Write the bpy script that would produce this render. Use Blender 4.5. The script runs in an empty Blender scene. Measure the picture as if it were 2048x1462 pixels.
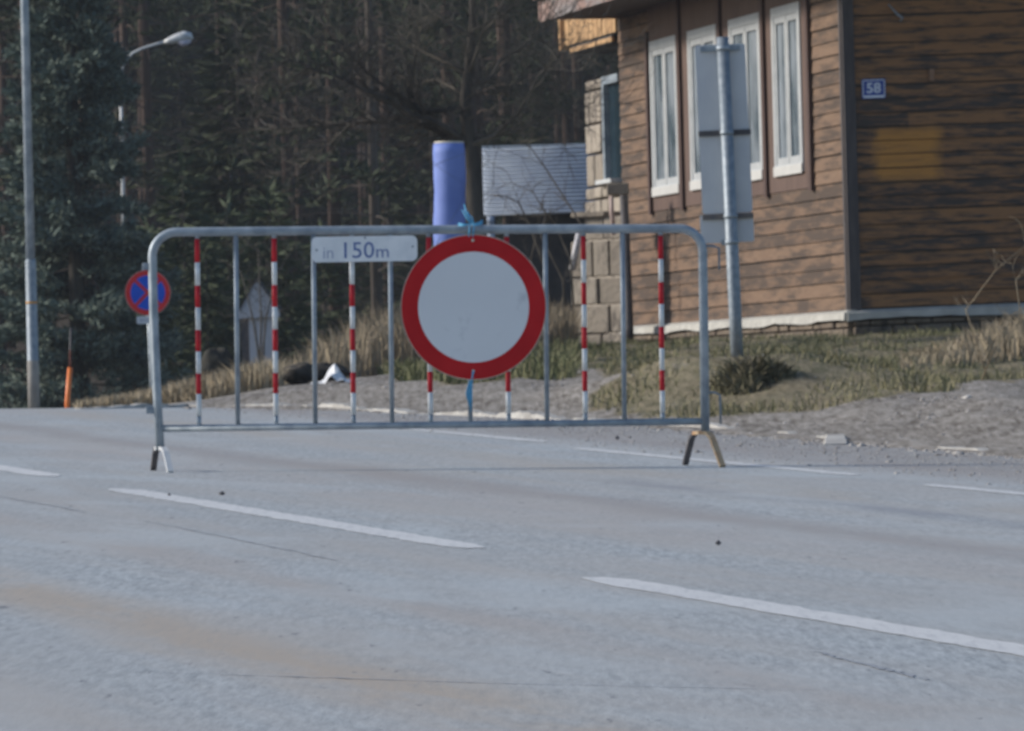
import bpy, math, random
import numpy as np
from mathutils import Vector, Matrix
S = bpy.context.scene
COL = S.collection
rng = np.random.default_rng(7)
random.seed(7)

# ------------------------------------------------------------------ camera, sky, sun, exposure
F = 14000.0          # focal length in photo pixels (photo 2048 x 1462): a long telephoto
ROLL = 0.027
HOR = 792.0          # horizon height at the middle column of the photo
EYE = 0.906
CAMP = Vector((0, 0, EYE))
pitch = math.atan((HOR - 731) / F)
fw = Vector((0, math.cos(pitch), math.sin(pitch)))
r0 = Vector((1, 0, 0)); u0 = r0.cross(fw)
rt = r0 * math.cos(ROLL) - u0 * math.sin(ROLL)
up = u0 * math.cos(ROLL) + r0 * math.sin(ROLL)
cd = bpy.data.cameras.new('camera'); cam = bpy.data.objects.new('camera', cd); COL.objects.link(cam)
cam.matrix_world = Matrix(((rt.x, up.x, -fw.x, 0), (rt.y, up.y, -fw.y, 0), (rt.z, up.z, -fw.z, EYE), (0, 0, 0, 1)))
cd.sensor_width = 36; cd.lens = 36 * F / 2048
cd.clip_start = 0.5; cd.clip_end = 2000
cd.dof.use_dof = True; cd.dof.focus_distance = 6.0; cd.dof.aperture_fstop = 76
S.camera = cam

SUN_EL, SUN_AZ = math.radians(27), math.radians(5)      # azimuth: how far beyond the picture plane, on the left
sdir = Vector((-math.cos(SUN_EL) * math.cos(SUN_AZ), math.cos(SUN_EL) * math.sin(SUN_AZ), math.sin(SUN_EL)))
sd = bpy.data.lights.new('sun', 'SUN'); sun = bpy.data.objects.new('sun', sd); COL.objects.link(sun)
sun.rotation_euler = sdir.to_track_quat('Z', 'Y').to_euler()
sd.energy = 3.1; sd.angle = math.radians(9); sd.color = (1.0, 0.92, 0.82)
W = bpy.data.worlds.new('World'); S.world = W; W.use_nodes = True
wn = W.node_tree.nodes; wl_ = W.node_tree.links
sky = wn.new('ShaderNodeTexSky'); sky.sky_type = 'NISHITA'; sky.sun_disc = False
sky.sun_elevation = SUN_EL; sky.sun_rotation = math.atan2(sdir.x, sdir.y)
sky.dust_density = 1.0; sky.ozone_density = 2.6
bg = wn['Background']; bg.inputs['Strength'].default_value = 0.10
wl_.new(sky.outputs[0], bg.inputs['Color'])
S.view_settings.view_transform = 'Standard'; S.view_settings.look = 'None'
S.view_settings.exposure = 0.46; S.view_settings.gamma = 1
S.cycles.max_bounces = 6; S.cycles.transparent_max_bounces = 6
S.cycles.use_adaptive_sampling = False

# ------------------------------------------------------------------ geometry helpers
cr_, sr_ = math.cos(ROLL), math.sin(ROLL)
def uv(px, py):
    dx, dy = px - 1024, HOR - py
    return (dx * cr_ + dy * sr_) / F, (-dx * sr_ + dy * cr_) / F
def P(px, py, d):                       # world point at true distance d on the line of sight measured in the photo
    u, v = uv(px, py)
    return Vector((u * d, d, EYE + v * d))

CDIR = np.array([-0.2255, 0.97424]); CPT = np.array([-0.134, 22.807]); CNRM = np.array([CDIR[1], -CDIR[0]])
def sw(x, y):                           # along / across the road
    dx, dy = x - CPT[0], y - CPT[1]
    return dx * CDIR[0] + dy * CDIR[1], dx * CNRM[0] + dy * CNRM[1]
def road_pt(s, w):
    p = CPT + CDIR * s + CNRM * w
    return p[0], p[1]
def base_z(x, y):
    x = np.asarray(x, float); y = np.asarray(y, float)
    z = 0.018 * np.minimum(y, 80) - 0.017 * np.clip(x, -12, 12)
    wgt = np.clip((-0.2 - x) / 2.0, 0, 1)
    k = np.clip(y - 46, 0, 40)
    z = z - wgt * 0.0032 * k ** 2 * np.where(k > 20, 20 / np.maximum(k, 1), 1)
    return z
CTRL = [(1472,712,44),(1705,676,59.2),(2048,664,59.5),(1860,668,59.5),(1480,695,63),(1260,690,66),(1195,694,65),
        (895,738,55),(640,770,50),(720,757,52),(2048,772,45),(1900,765,48),(1700,735,50),(1300,740,48),(1500,795,40.5),
        (560,768,49),(420,784,49),(300,797,50.5),(180,806,50),(1050,770,46),
        (100,835,57),(300,835,61),(100,865,75),(500,800,70),(700,745,75),(900,725,75),(1100,705,75)]
_cp = np.array([tuple(P(*c)) for c in CTRL])
_cr = _cp[:, 2] - base_z(_cp[:, 0], _cp[:, 1])
def verge(s): return np.interp(s, [20, 25.5], [4.7, 3.3])   # where the road ends and the verge begins
def ground_z(x, y):
    x = np.atleast_1d(np.asarray(x, float)); y = np.atleast_1d(np.asarray(y, float))
    d2 = (x[:, None] - _cp[None, :, 0]) ** 2 * 2.2 + (y[:, None] - _cp[None, :, 1]) ** 2 * 0.5 + 0.12
    k = d2 ** -1.7
    r = (k * _cr).sum(1) / k.sum(1)
    s, w = sw(x, y)
    t = np.clip((w - verge(s)) / 1.6, 0, 1); t = t * t * (3 - 2 * t)
    z = base_z(x, y) + r * t
    far = np.interp(y, [0, 85, 105, 130, 230, 300, 420, 700], [0, 0, 0.6, 1.5, 4.0, 11.0, 60.0, 90.0])
    f = np.clip((y - 78) / 20, 0, 1)
    return z * (1 - f) + f * far
def gz(x, y): return float(ground_z(x, y)[0])
def gp(px, py, d0=34, d1=76):           # where the line of sight meets the ground
    u, v = uv(px, py)
    ys = np.linspace(d0, d1, 400)
    g = ground_z(u * ys, ys); z = EYE + v * ys
    i = np.argmax(g >= z) if (g >= z).any() else 399
    return u * ys[i], ys[i]

WL = {}
def link(o, parent):
    COL.objects.link(o)
    if parent is not None: o.parent = parent
    return o
def tag(o, label, cat, group=None, kind=None):
    if label: o['label'] = label
    if cat: o['category'] = cat
    if group: o['group'] = group
    if kind: o['kind'] = kind
    return o
def empty(name, loc, label, cat, group=None):
    o = bpy.data.objects.new(name, None); COL.objects.link(o); o.location = loc; WL[o.name] = Vector(loc)
    o.empty_display_size = 0.2
    return tag(o, label, cat, group)

class MB:
    def __init__(s): s.v = []; s.f = []; s.m = []; s.sm = []; s.a = {}; s.fa = []
    def face(s, idx, m=0, smooth=False, val=0.0): s.f.append(tuple(idx)); s.m.append(m); s.sm.append(smooth); s.fa.append(val)
    def box(s, c, ax, ay, az, m=0, val=0.0):
        c = Vector(c); ax = Vector(ax); ay = Vector(ay); az = Vector(az); b = len(s.v)
        for sx, sy, sz in ((-1,-1,-1),(1,-1,-1),(1,1,-1),(-1,1,-1),(-1,-1,1),(1,-1,1),(1,1,1),(-1,1,1)):
            s.v.append(c + ax * sx + ay * sy + az * sz)
        fl = ax.cross(ay).dot(az) < 0
        for q in ((0,3,2,1),(4,5,6,7),(0,1,5,4),(1,2,6,5),(2,3,7,6),(3,0,4,7)):
            q = q[::-1] if fl else q
            s.face([b + i for i in q], m, False, val)
    def tube(s, pts, rad, n=10, m=0, caps=True, mf=None, val=0.0):
        pts = [Vector(p) for p in pts]
        if not hasattr(rad, '__len__'): rad = [rad] * len(pts)
        t0 = (pts[1] - pts[0]).normalized()
        a = t0.orthogonal().normalized(); rings = []
        for i, p in enumerate(pts):
            t = (pts[min(i + 1, len(pts) - 1)] - pts[max(i - 1, 0)]).normalized()
            a = (a - t * a.dot(t)).normalized(); b = t.cross(a)
            k = len(s.v); rings.append(k)
            for j in range(n):
                th = 2 * math.pi * j / n
                s.v.append(p + (a * math.cos(th) + b * math.sin(th)) * rad[i])
        for i in range(len(pts) - 1):
            for j in range(n):
                s.face((rings[i] + j, rings[i] + (j + 1) % n, rings[i + 1] + (j + 1) % n, rings[i + 1] + j), mf[i] if mf else m, True, val)
        if caps:
            s.face([rings[0] + j for j in range(n)][::-1], mf[0] if mf else m, False, val)
            s.face([rings[-1] + j for j in range(n)], mf[-1] if mf else m, False, val)
    def prism(s, outline, O, X, Y, N, th, m=0, val=0.0):   # outline in X,Y; thickness th along N, from O
        O = Vector(O); X = Vector(X); Y = Vector(Y); N = Vector(N); b = len(s.v); n = len(outline)
        for k in (0, th):
            for (x, y) in outline: s.v.append(O + X * x + Y * y + N * k)
        s.face([b + i for i in range(n)][::-1], m, False, val)
        s.face([b + n + i for i in range(n)], m, False, val)
        for i in range(n):
            j = (i + 1) % n
            s.face((b + i, b + j, b + n + j, b + n + i), m, False, val)
    def build(s, name, mats, parent=None, origin=None, bevel=0):
        o0 = WL[parent.name] if parent is not None else (Vector(origin) if origin is not None else Vector((0, 0, 0)))
        me = bpy.data.meshes.new(name)
        me.from_pydata([tuple(Vector(v) - o0) for v in s.v], [], s.f)
        for mm in (mats if isinstance(mats, (list, tuple)) else [mats]): me.materials.append(mm)
        me.polygons.foreach_set('material_index', s.m); me.polygons.foreach_set('use_smooth', s.sm)
        at = me.attributes.new('rnd', 'FLOAT', 'FACE'); at.data.foreach_set('value', s.fa)
        me.update()
        o = bpy.data.objects.new(name, me); link(o, parent)
        if parent is None: o.location = o0
        WL[o.name] = o0
        if bevel:
            bm = o.modifiers.new('bevel', 'BEVEL'); bm.width = bevel; bm.segments = 2; bm.limit_method = 'ANGLE'
        return o
def np_mesh(name, verts, faces, mats, parent=None, fattr=None, midx=None, smooth=False):
    me = bpy.data.meshes.new(name)
    nv, nf, k = len(verts), len(faces), faces.shape[1]
    me.vertices.add(nv); me.vertices.foreach_set('co', np.asarray(verts, np.float32).ravel())
    me.loops.add(nf * k); me.loops.foreach_set('vertex_index', np.asarray(faces, np.int32).ravel())
    me.polygons.add(nf); me.polygons.foreach_set('loop_start', np.arange(0, nf * k, k, dtype=np.int32))
    for mm in (mats if isinstance(mats, (list, tuple)) else [mats]): me.materials.append(mm)
    if midx is not None: me.polygons.foreach_set('material_index', np.asarray(midx, np.int32))
    if smooth: me.polygons.foreach_set('use_smooth', np.ones(nf, bool))
    me.update(calc_edges=True); me.validate()
    if fattr is not None:
        at = me.attributes.new('rnd', 'FLOAT', 'FACE'); at.data.foreach_set('value', np.asarray(fattr, np.float32))
    o = bpy.data.objects.new(name, me); link(o, parent); WL[o.name] = WL[parent.name] if parent else Vector((0, 0, 0))
    return o

# ------------------------------------------------------------------ materials
class NT:
    def __init__(s, name, rough=0.8, metal=0.0, spec=0.5):
        s.m = bpy.data.materials.new(name); s.m.use_nodes = True; s.t = s.m.node_tree
        s.b = s.t.nodes['Principled BSDF']; s.b.inputs['Roughness'].default_value = rough; s.b.inputs['Metallic'].default_value = metal
        s.b.inputs['Specular IOR Level'].default_value = spec
    def n(s, ty, **kw):
        n = s.t.nodes.new(ty)
        for k, v in kw.items(): setattr(n, k, v)
        return n
    def put(s, sock, v):
        if hasattr(v, 'is_linked') or hasattr(v, 'links'): s.t.links.new(v, sock)
        else: sock.default_value = v
    def attr(s, name): return s.n('ShaderNodeAttribute', attribute_name=name).outputs['Fac']
    def coord(s, scale=(1, 1, 1), kind='Object', loc=(0, 0, 0)):
        tc = s.n('ShaderNodeTexCoord'); mp = s.n('ShaderNodeMapping')
        mp.inputs['Scale'].default_value = scale; mp.inputs['Location'].default_value = loc
        s.t.links.new(tc.outputs[kind], mp.inputs[0]); return mp.outputs[0]
    def noise(s, scale, vec=None, detail=4, rough=0.55, dist=0.0):
        n = s.n('ShaderNodeTexNoise'); n.inputs['Scale'].default_value = scale; n.inputs['Detail'].default_value = detail
        n.inputs['Roughness'].default_value = rough; n.inputs['Distortion'].default_value = dist
        if vec is None: vec = s.coord()
        s.t.links.new(vec, n.inputs['Vector']); return n.outputs['Fac']
    def math(s, op, a, b=0.0, c=0.0, clamp=False):
        n = s.n('ShaderNodeMath', operation=op, use_clamp=clamp)
        s.put(n.inputs[0], a); s.put(n.inputs[1], b)
        if op in ('MULTIPLY_ADD',): s.put(n.inputs[2], c)
        return n.outputs[0]
    def mr(s, v, a, b, c=0.0, d=1.0, smooth=False):
        n = s.n('ShaderNodeMapRange'); n.clamp = True
        if smooth: n.interpolation_type = 'SMOOTHSTEP'
        s.put(n.inputs[0], v)
        for i, x in enumerate((a, b, c, d)): n.inputs[i + 1].default_value = x
        return n.outputs[0]
    def mix(s, fac, a, b):
        n = s.n('ShaderNodeMix', data_type='RGBA')
        s.put(n.inputs[0], fac); 
        for sock, v in ((n.inputs[6], a), (n.inputs[7], b)):
            if isinstance(v, tuple): sock.default_value = (*v[:3], 1)
            else: s.t.links.new(v, sock)
        return n.outputs[2]
    def color(s, c):
        if isinstance(c, tuple): s.b.inputs['Base Color'].default_value = (*c[:3], 1)
        else: s.t.links.new(c, s.b.inputs['Base Color'])
        return s
    def bump(s, h, strength=0.3, dist=0.01):
        n = s.n('ShaderNodeBump'); n.inputs['Strength'].default_value = strength; n.inputs['Distance'].default_value = dist
        s.t.links.new(h, n.inputs['Height']); s.t.links.new(n.outputs[0], s.b.inputs['Normal']); return s
def simple(name, c1, c2, scale=8, rough=0.7, metal=0.0, stretch=(1, 1, 1), lo=0.35, hi=0.65, bump=0.0, spec=0.5, bscale=None):
    m = NT(name, rough, metal, spec)
    nz = m.noise(scale, m.coord(stretch))
    m.color(m.mix(m.mr(nz, lo, hi), c1, c2))
    if bump: m.bump(m.noise(bscale or scale * 3, m.coord(stretch)), bump)
    return m.m

GALV = simple('galvanised_steel', (0.21, 0.255, 0.30), (0.36, 0.41, 0.45), 12, 0.5, 0.35)
GALV_D = simple('dull_galvanised_steel', (0.17, 0.21, 0.25), (0.27, 0.31, 0.35), 25, 0.55, 0.35)
RAIL_RUST = simple('rusty_steel', (0.40, 0.31, 0.20), (0.36, 0.19, 0.08), 14, 0.7, 0.2, lo=.4, hi=.6)
DARK_IRON = simple('dark_iron', (0.045, 0.045, 0.055), (0.09, 0.08, 0.08), 20, 0.6)
RED = simple('sign_red', (0.42, 0.008, 0.012), (0.50, 0.012, 0.016), 6, 0.5, spec=.15)
TAPE_RED = simple('tape_red', (0.44, 0.012, 0.022), (0.54, 0.02, 0.03), 20, 0.5, spec=.2)
TAPE_WHITE = simple('tape_white', (0.60, 0.62, 0.62), (0.74, 0.76, 0.76), 30, 0.45)
_m = NT('sign_white', 0.45)
_n = _m.noise(7, None, 5, .6); _n2 = _m.noise(2.2)
_m.color(_m.mix(_m.mr(_n, .60, .76, 0, .5), _m.mix(_n2, (0.62, 0.64, 0.66), (0.74, 0.76, 0.78)), (0.34, 0.36, 0.40)))
SIGN_WHITE = _m.m
PLATE_WHITE = simple('plate_white', (0.66, 0.69, 0.72), (0.78, 0.80, 0.82), 12, 0.45)
RIM = simple('sign_rim', (0.50, 0.46, 0.38), (0.62, 0.58, 0.48), 20, 0.5)
INK = simple('faded_ink', (0.10, 0.15, 0.34), (0.16, 0.22, 0.42), 50, 0.6)
INK_PALE = simple('pale_ink', (0.30, 0.34, 0.48), (0.38, 0.42, 0.54), 50, 0.6)
SIGN_BLUE = simple('sign_blue', (0.01, 0.10, 0.66), (0.015, 0.13, 0.75), 10, 0.5, spec=.2)
SIGN_RED2 = simple('parking_red', (0.70, 0.03, 0.035), (0.80, 0.04, 0.045), 10, 0.5, spec=.2)
TWINE = simple('blue_twine', (0.06, 0.30, 0.52), (0.12, 0.42, 0.66), 60, 0.6)
ALU = simple('sign_back_aluminium', (0.52, 0.54, 0.57), (0.58, 0.60, 0.62), 5, 0.55, 0.1)
ORANGE = simple('orange_plastic', (0.72, 0.17, 0.035), (0.80, 0.22, 0.05), 12, 0.5)
LENS = simple('lamp_lens', (0.42, 0.42, 0.52), (0.5, 0.5, 0.6), 10, 0.25)
LAMP_SHELL = simple('lamp_shell', (0.50, 0.52, 0.54), (0.60, 0.62, 0.62), 10, 0.4)

def siding_mat(name, c_a, c_b, c_dark, dark_lo, dark_hi, stretch, patch=None, lift=0.0):
    m = NT(name, 0.85, 0, 0.2)
    r = m.attr('rnd')
    n1 = m.noise(3.0, m.coord(stretch), 5, .65)
    n2 = m.noise(9.0, m.coord(stretch), 4, .6); n3 = m.noise(4.5, None, 4)
    base = m.mix(m.math('MULTIPLY_ADD', n2, 0.8, m.math('MULTIPLY_ADD', r, 0.3, -0.15), clamp=True), c_a, c_b)
    dk = m.mr(m.math('ADD', n1, m.math('MULTIPLY_ADD', r, 0.16, -0.08)), dark_lo, dark_hi, 1, 0)
    c = m.mix(dk, base, c_dark)
    if patch:
        # a board area that kept its colour under something that once hung there
        O, X, Z, w, h = patch
        g = m.n('ShaderNodeNewGeometry')
        def dotc(V, off):
            d = m.n('ShaderNodeVectorMath', operation='DOT_PRODUCT'); m.t.links.new(g.outputs['Position'], d.inputs[0]); d.inputs[1].default_value = V
            return m.math('SUBTRACT', d.outputs['Value'], off)
        a = dotc(X, Vector(X).dot(O)); b = dotc(Z, Vector(Z).dot(O))
        wob = m.math('MULTIPLY_ADD', n3, 0.34, -0.17)
        ma = m.math('MULTIPLY', m.mr(m.math('ADD', a, wob), 0.0, .09), m.mr(m.math('ADD', a, wob), w, w - .14))
        mb_ = m.math('MULTIPLY', m.mr(b, 0.0, .08), m.mr(b, h, h - .06))
        c = m.mix(m.math('MULTIPLY', m.math('MULTIPLY', ma, mb_), m.mr(n1, .30, .55, .65, 1.0)), c, m.mix(n2, (0.44, 0.20, 0.05), (0.54, 0.26, 0.07)))
    m.color(c)
    m.bump(n2, 0.4, 0.006)
    return m.m
BROWN_TRIM = simple('brown_trim', (0.055, 0.030, 0.024), (0.085, 0.048, 0.038), 6, 0.7, stretch=(4, 4, .6))
BROWN_PANEL = simple('brown_panel', (0.085, 0.052, 0.040), (0.125, 0.078, 0.060), 5, 0.75, stretch=(4, 4, .5))
DARK_TRIM = simple('dark_corner_board', (0.055, 0.048, 0.050), (0.085, 0.074, 0.072), 6, 0.8, stretch=(4, 4, .6))
SOFFIT = simple('soffit_boards', (0.075, 0.055, 0.046), (0.10, 0.075, 0.062), 5, 0.8, stretch=(1, 1, 6))
FASCIA = simple('weathered_fascia', (0.22, 0.20, 0.20), (0.25, 0.165, 0.14), 2.2, 0.8, stretch=(1, 1, 2), lo=.4, hi=.6)
NEWWOOD = simple('fresh_larch_boards', (0.42, 0.24, 0.11), (0.52, 0.34, 0.17), 6, 0.7, stretch=(10, 10, .6))
WINWHITE = simple('white_window_paint', (0.40, 0.42, 0.43), (0.48, 0.50, 0.51), 8, 0.4)
_m = NT('window_glass', 0.08, 0, 0.6); _m.color(_m.mix(_m.mr(_m.noise(2.2, _m.coord((1, 1, .5)), 4), .38, .62), (0.07, 0.10, 0.12), (0.30, 0.34, 0.38))); GLASS = _m.m
_m = NT('dark_glass', 0.1, 0, 0.6); _m.color((0.015, 0.03, 0.04)); DGLASS = _m.m
SILLW = simple('lit_white_sill', (0.52, 0.52, 0.505), (0.60, 0.60, 0.58), 8, .4)  # paler than the frames: the stronger light on the sills is put into the colour
PLASTER = simple('plaster_ledge', (0.36, 0.355, 0.33), (0.47, 0.465, 0.43), 7, 0.85, bump=.3)
def stone_mat(name, a, b, d):
    m = NT(name, 0.9, 0, .2); n1 = m.noise(6, m.coord((1, 1, .45)), 6, .7); n2 = m.noise(22, None, 4); r = m.attr('rnd')
    c = m.mix(m.math('MULTIPLY_ADD', r, 0.7, m.math('MULTIPLY_ADD', n2, .7, -.35), clamp=True), a, b)
    m.color(m.mix(m.mr(n1, .50, .66), c, d)); m.bump(n2, .6, .02); return m.m
STONE = stone_mat('sandstone_blocks', (0.25, 0.218, 0.18), (0.40, 0.355, 0.295), (0.115, 0.10, 0.088))
PLINTH = stone_mat('rubble_plinth', (0.15, 0.12, 0.095), (0.21, 0.175, 0.135), (0.06, 0.05, 0.045))
MORTAR = simple('old_mortar', (0.055, 0.05, 0.045), (0.09, 0.08, 0.07), 9, 0.95)
CORR = simple('corrugated_sheet', (0.25, 0.30, 0.39), (0.33, 0.38, 0.46), 4, 0.75, 0.0)
SHED_DARK = simple('shed_boards', (0.03, 0.028, 0.028), (0.05, 0.045, 0.042), 6, 0.85)
GREYWOOD = simple('silver_grey_boards', (0.44, 0.44, 0.47), (0.56, 0.55, 0.57), 7, 0.8, stretch=(6, 6, .6))
BLUEPIPE = simple('blue_wrapping', (0.115, 0.18, 0.50), (0.17, 0.25, 0.60), 5, 0.65, stretch=(1, 1, .6), bump=.3, bscale=9)
BARK = simple('dark_bark', (0.045, 0.040, 0.036), (0.085, 0.074, 0.062), 14, 0.95, stretch=(1, 1, .3), bump=.6)
TWIG = simple('twig_bark', (0.075, 0.067, 0.057), (0.125, 0.110, 0.090), 10, 0.9)
PINEBARK = simple('pine_bark', (0.058, 0.040, 0.033), (0.090, 0.058, 0.045), 5, 0.95, stretch=(1, 1, .3))
def leaf_mat(name, a, b, rough=0.75):
    m = NT(name, rough, 0, .25); r = m.attr('rnd'); n = m.noise(1.3)
    m.color(m.mix(m.math('MULTIPLY_ADD', r, .8, m.math('MULTIPLY_ADD', n, .6, -.25), clamp=True), a, b)); return m.m
SPRUCE_N = leaf_mat('spruce_needles', (0.058, 0.09, 0.08), (0.22, 0.265, 0.215))
PINE_N = leaf_mat('pine_needles', (0.026, 0.036, 0.021), (0.058, 0.074, 0.038))
YOUNG_N = leaf_mat('young_needles', (0.045, 0.062, 0.034), (0.085, 0.11, 0.06))
FOREST_N = leaf_mat('far_needles', (0.022, 0.028, 0.022), (0.045, 0.05, 0.036))
GRASS = leaf_mat('winter_grass', (0.085, 0.105, 0.042), (0.27, 0.235, 0.14))
DRYGRASS = leaf_mat('dry_straw', (0.17, 0.135, 0.095), (0.43, 0.36, 0.25))
BUSH = leaf_mat('low_bush', (0.065, 0.075, 0.042), (0.23, 0.195, 0.125))
ROCK = simple('dark_rock', (0.014, 0.013, 0.012), (0.050, 0.045, 0.038), 14, 0.95, bump=.8)
BOULDER = simple('mossy_boulder', (0.030, 0.029, 0.024), (0.060, 0.056, 0.045), 4, 0.95, bump=.6)
CLOTH = simple('white_plastic_sheet', (0.55, 0.57, 0.60), (0.72, 0.74, 0.76), 4, 0.5)
KERB = simple('pale_kerb_stone', (0.25, 0.24, 0.225), (0.43, 0.42, 0.395), 7, 0.9, bump=.6, lo=.3, hi=.6)
PEBBLE = simple('pebble', (0.05, 0.05, 0.06), (0.10, 0.10, 0.11), 9, 0.9)
PAINT = NT('worn_road_paint', 0.7)
_n = PAINT.noise(40, PAINT.coord((1, .1, 1)), 6, .75); _n2 = PAINT.noise(3)
PAINT.color(PAINT.mix(PAINT.mr(_n, .48, .70, 0, .6), PAINT.mix(_n2, (0.53, 0.545, 0.55), (0.63, 0.64, 0.64)), (0.36, 0.375, 0.40))); PAINT = PAINT.m

# ------------------------------------------------------------------ ground, road, kerb, markings
def grid(name, xs, ys, zf, mat, attrs=None):
    X, Y = np.meshgrid(xs, ys); x = X.ravel(); y = Y.ravel(); z = zf(x, y)
    nx, ny = len(xs), len(ys)
    i = (np.arange(ny - 1)[:, None] * nx + np.arange(nx - 1)[None, :]).ravel()
    fc = np.stack([i, i + 1, i + 1 + nx, i + nx], 1)
    o = np_mesh(name, np.stack([x, y, z], 1), fc, mat, smooth=True)
    if attrs:
        for k, fn in attrs.items():
            a = o.data.attributes.new(k, 'FLOAT', 'POINT'); a.data.foreach_set('value', np.asarray(fn(x, y), np.float32))
    return o
def in_poly(x, y, poly):
    c = np.zeros(len(x), bool); n = len(poly)
    for i in range(n):
        x1, y1 = poly[i]; x2, y2 = poly[(i + 1) % n]
        c ^= ((y1 > y) != (y2 > y)) & (x < (x2 - x1) * (y - y1) / ((y2 - y1) or 1e-9) + x1)
    return c
GRASS_POLY = [gp(*p, 34, 69) for p in ((1160,818),(1300,840),(1430,838),(1560,830),(1720,808),(1900,782),(2048,764),(2080,640),(1880,655),(1706,668),(1600,674),(1440,684),(1260,686),(1150,700),(1140,735),(1250,752),(1200,785))]
GRASS_POLY2 = [gp(*p) for p in ((690,752),(800,764),(900,772),(1050,764),(1150,758),(1150,700),(1000,712),(850,722),(720,732))]
TM = NT('verge_ground', 0.95, 0, .15)
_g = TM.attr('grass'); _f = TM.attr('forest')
_nf = TM.noise(22, TM.coord((1, .12, 1)), 8, .8); _nm = TM.noise(3.2, TM.coord((1, .4, 1)), 6, .7); _nl = TM.noise(1.1, None, 3)
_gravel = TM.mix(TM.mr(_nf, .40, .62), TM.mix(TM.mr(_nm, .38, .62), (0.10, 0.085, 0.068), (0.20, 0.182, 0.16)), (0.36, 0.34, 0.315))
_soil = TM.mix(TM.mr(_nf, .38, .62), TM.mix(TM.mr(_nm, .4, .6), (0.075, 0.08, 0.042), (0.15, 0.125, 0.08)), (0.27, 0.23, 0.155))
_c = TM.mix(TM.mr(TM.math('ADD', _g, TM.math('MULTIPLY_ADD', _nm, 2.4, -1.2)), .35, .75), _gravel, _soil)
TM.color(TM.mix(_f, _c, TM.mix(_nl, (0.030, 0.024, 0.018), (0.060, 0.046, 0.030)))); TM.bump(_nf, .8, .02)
def zt(x, y):
    z = ground_z(x, y); s, w = sw(x, y)
    bump = 0.018 * np.sin(x * 7.1 + y * 1.3) * np.sin(y * 2.1 - x * 2.2) + 0.012 * np.sin(x * 13 + 1.7) * np.sin(y * 4.3)
    return z - 0.06 * (w < verge(s) - .05) + .006 * (w >= verge(s) - .05) + bump * np.clip((w - 4.9) / 1.0, 0, 1)
def gmask(x, y):
    m = in_poly(x, y, GRASS_POLY) | in_poly(x, y, GRASS_POLY2)
    return m.astype(float)
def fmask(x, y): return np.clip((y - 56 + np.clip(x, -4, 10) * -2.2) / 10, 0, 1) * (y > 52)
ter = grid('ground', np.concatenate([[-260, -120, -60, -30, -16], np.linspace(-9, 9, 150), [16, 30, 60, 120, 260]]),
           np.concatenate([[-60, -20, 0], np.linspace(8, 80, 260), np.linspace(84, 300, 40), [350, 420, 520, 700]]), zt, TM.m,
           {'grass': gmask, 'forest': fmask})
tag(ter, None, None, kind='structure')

AM = NT('weathered_asphalt', 0.72, 0, .35)
_s, _w = AM.attr('s'), AM.attr('w')
_cmb = AM.n('ShaderNodeCombineXYZ'); AM.t.links.new(_s, _cmb.inputs[0]); AM.t.links.new(_w, _cmb.inputs[1])
def rv(sx, wx, off=0.0):
    mp = AM.n('ShaderNodeMapping'); mp.inputs['Scale'].default_value = (sx, wx, 1); mp.inputs['Location'].default_value = (off, off * .7, 0)
    AM.t.links.new(_cmb.outputs[0], mp.inputs[0]); return mp.outputs[0]
_fine = AM.noise(46, AM.coord((1, .1, 1)), 5, .75); _mid = AM.noise(6, rv(.3, 1), 6, .7); _big = AM.noise(1, rv(.22, 1.1), 4, .6); _str = AM.noise(1, rv(.16, 2.6, 5), 4, .6); _pat = AM.noise(1, rv(.35, 1.2, 9), 3, .5, 1.2)
c = AM.mix(AM.mr(_fine, .34, .66), (0.235, 0.26, 0.278), (0.44, 0.475, 0.492))
c = AM.mix(AM.mr(_big, .38, .64, 0, .6), c, (0.335, 0.34, 0.337))
c = AM.mix(AM.mr(_str, .42, .66, 0, .6), c, (0.385, 0.37, 0.35))
c = AM.mix(AM.mr(_pat, .50, .68, 0, .5), c, (0.42, 0.46, 0.48))
c = AM.mix(AM.mr(_mid, .55, .75, 0, .35), c, (0.44, 0.465, 0.50))
def band(col, w0, wid, gain, off, slo=.35, shi=.6, wob=.5, cut=None):
    global c
    nn = AM.noise(1, rv(.3, .8, off), 4, .6)
    dd = AM.math('ABSOLUTE', AM.math('ADD', AM.math('SUBTRACT', _w, w0), AM.math('MULTIPLY_ADD', nn, wob, -wob / 2)))
    k = AM.math('MULTIPLY', AM.mr(dd, 0, wid, gain, 0, True), AM.mr(AM.noise(1, rv(.5, 2.2, off + 3), 4, .65), slo, shi))
    k = AM.math('MULTIPLY', k, AM.mr(_fine, .2, .55, .5, 1))
    if cut: k = AM.math('MULTIPLY', k, AM.math('MULTIPLY', AM.mr(_s, cut[0], cut[0] + 1.5), AM.mr(_s, cut[1], cut[1] - 1.5)))
    c = AM.mix(k, c, col)
band((0.38, 0.315, 0.245), -1.86, .34, .75, 1.0, .30, .5)
band((0.35, 0.315, 0.29), -1.02, .26, .55, 4.0)
band((0.35, 0.32, 0.29), -2.7, .35, .4, 14.0)
band((0.285, 0.265, 0.255), 1.45, .34, .7, 7.0, .25, .45, .6)
band((0.37, 0.34, 0.32), 1.0, .6, .5, 17.0)
band((0.37, 0.335, 0.29), 2.55, .35, .6, 23.0)
band((0.20, 0.21, 0.24), 2.2, .18, .6, 11.0, .35, .5, .3, (-3, 7.5))
band((0.29, 0.27, 0.26), 3.9, .5, .8, 31.0, .3, .5)
_edge = AM.mr(AM.math('ADD', _w, AM.math('MULTIPLY_ADD', _pat, 1.6, -.8)), 3.5, 4.5)
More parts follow.
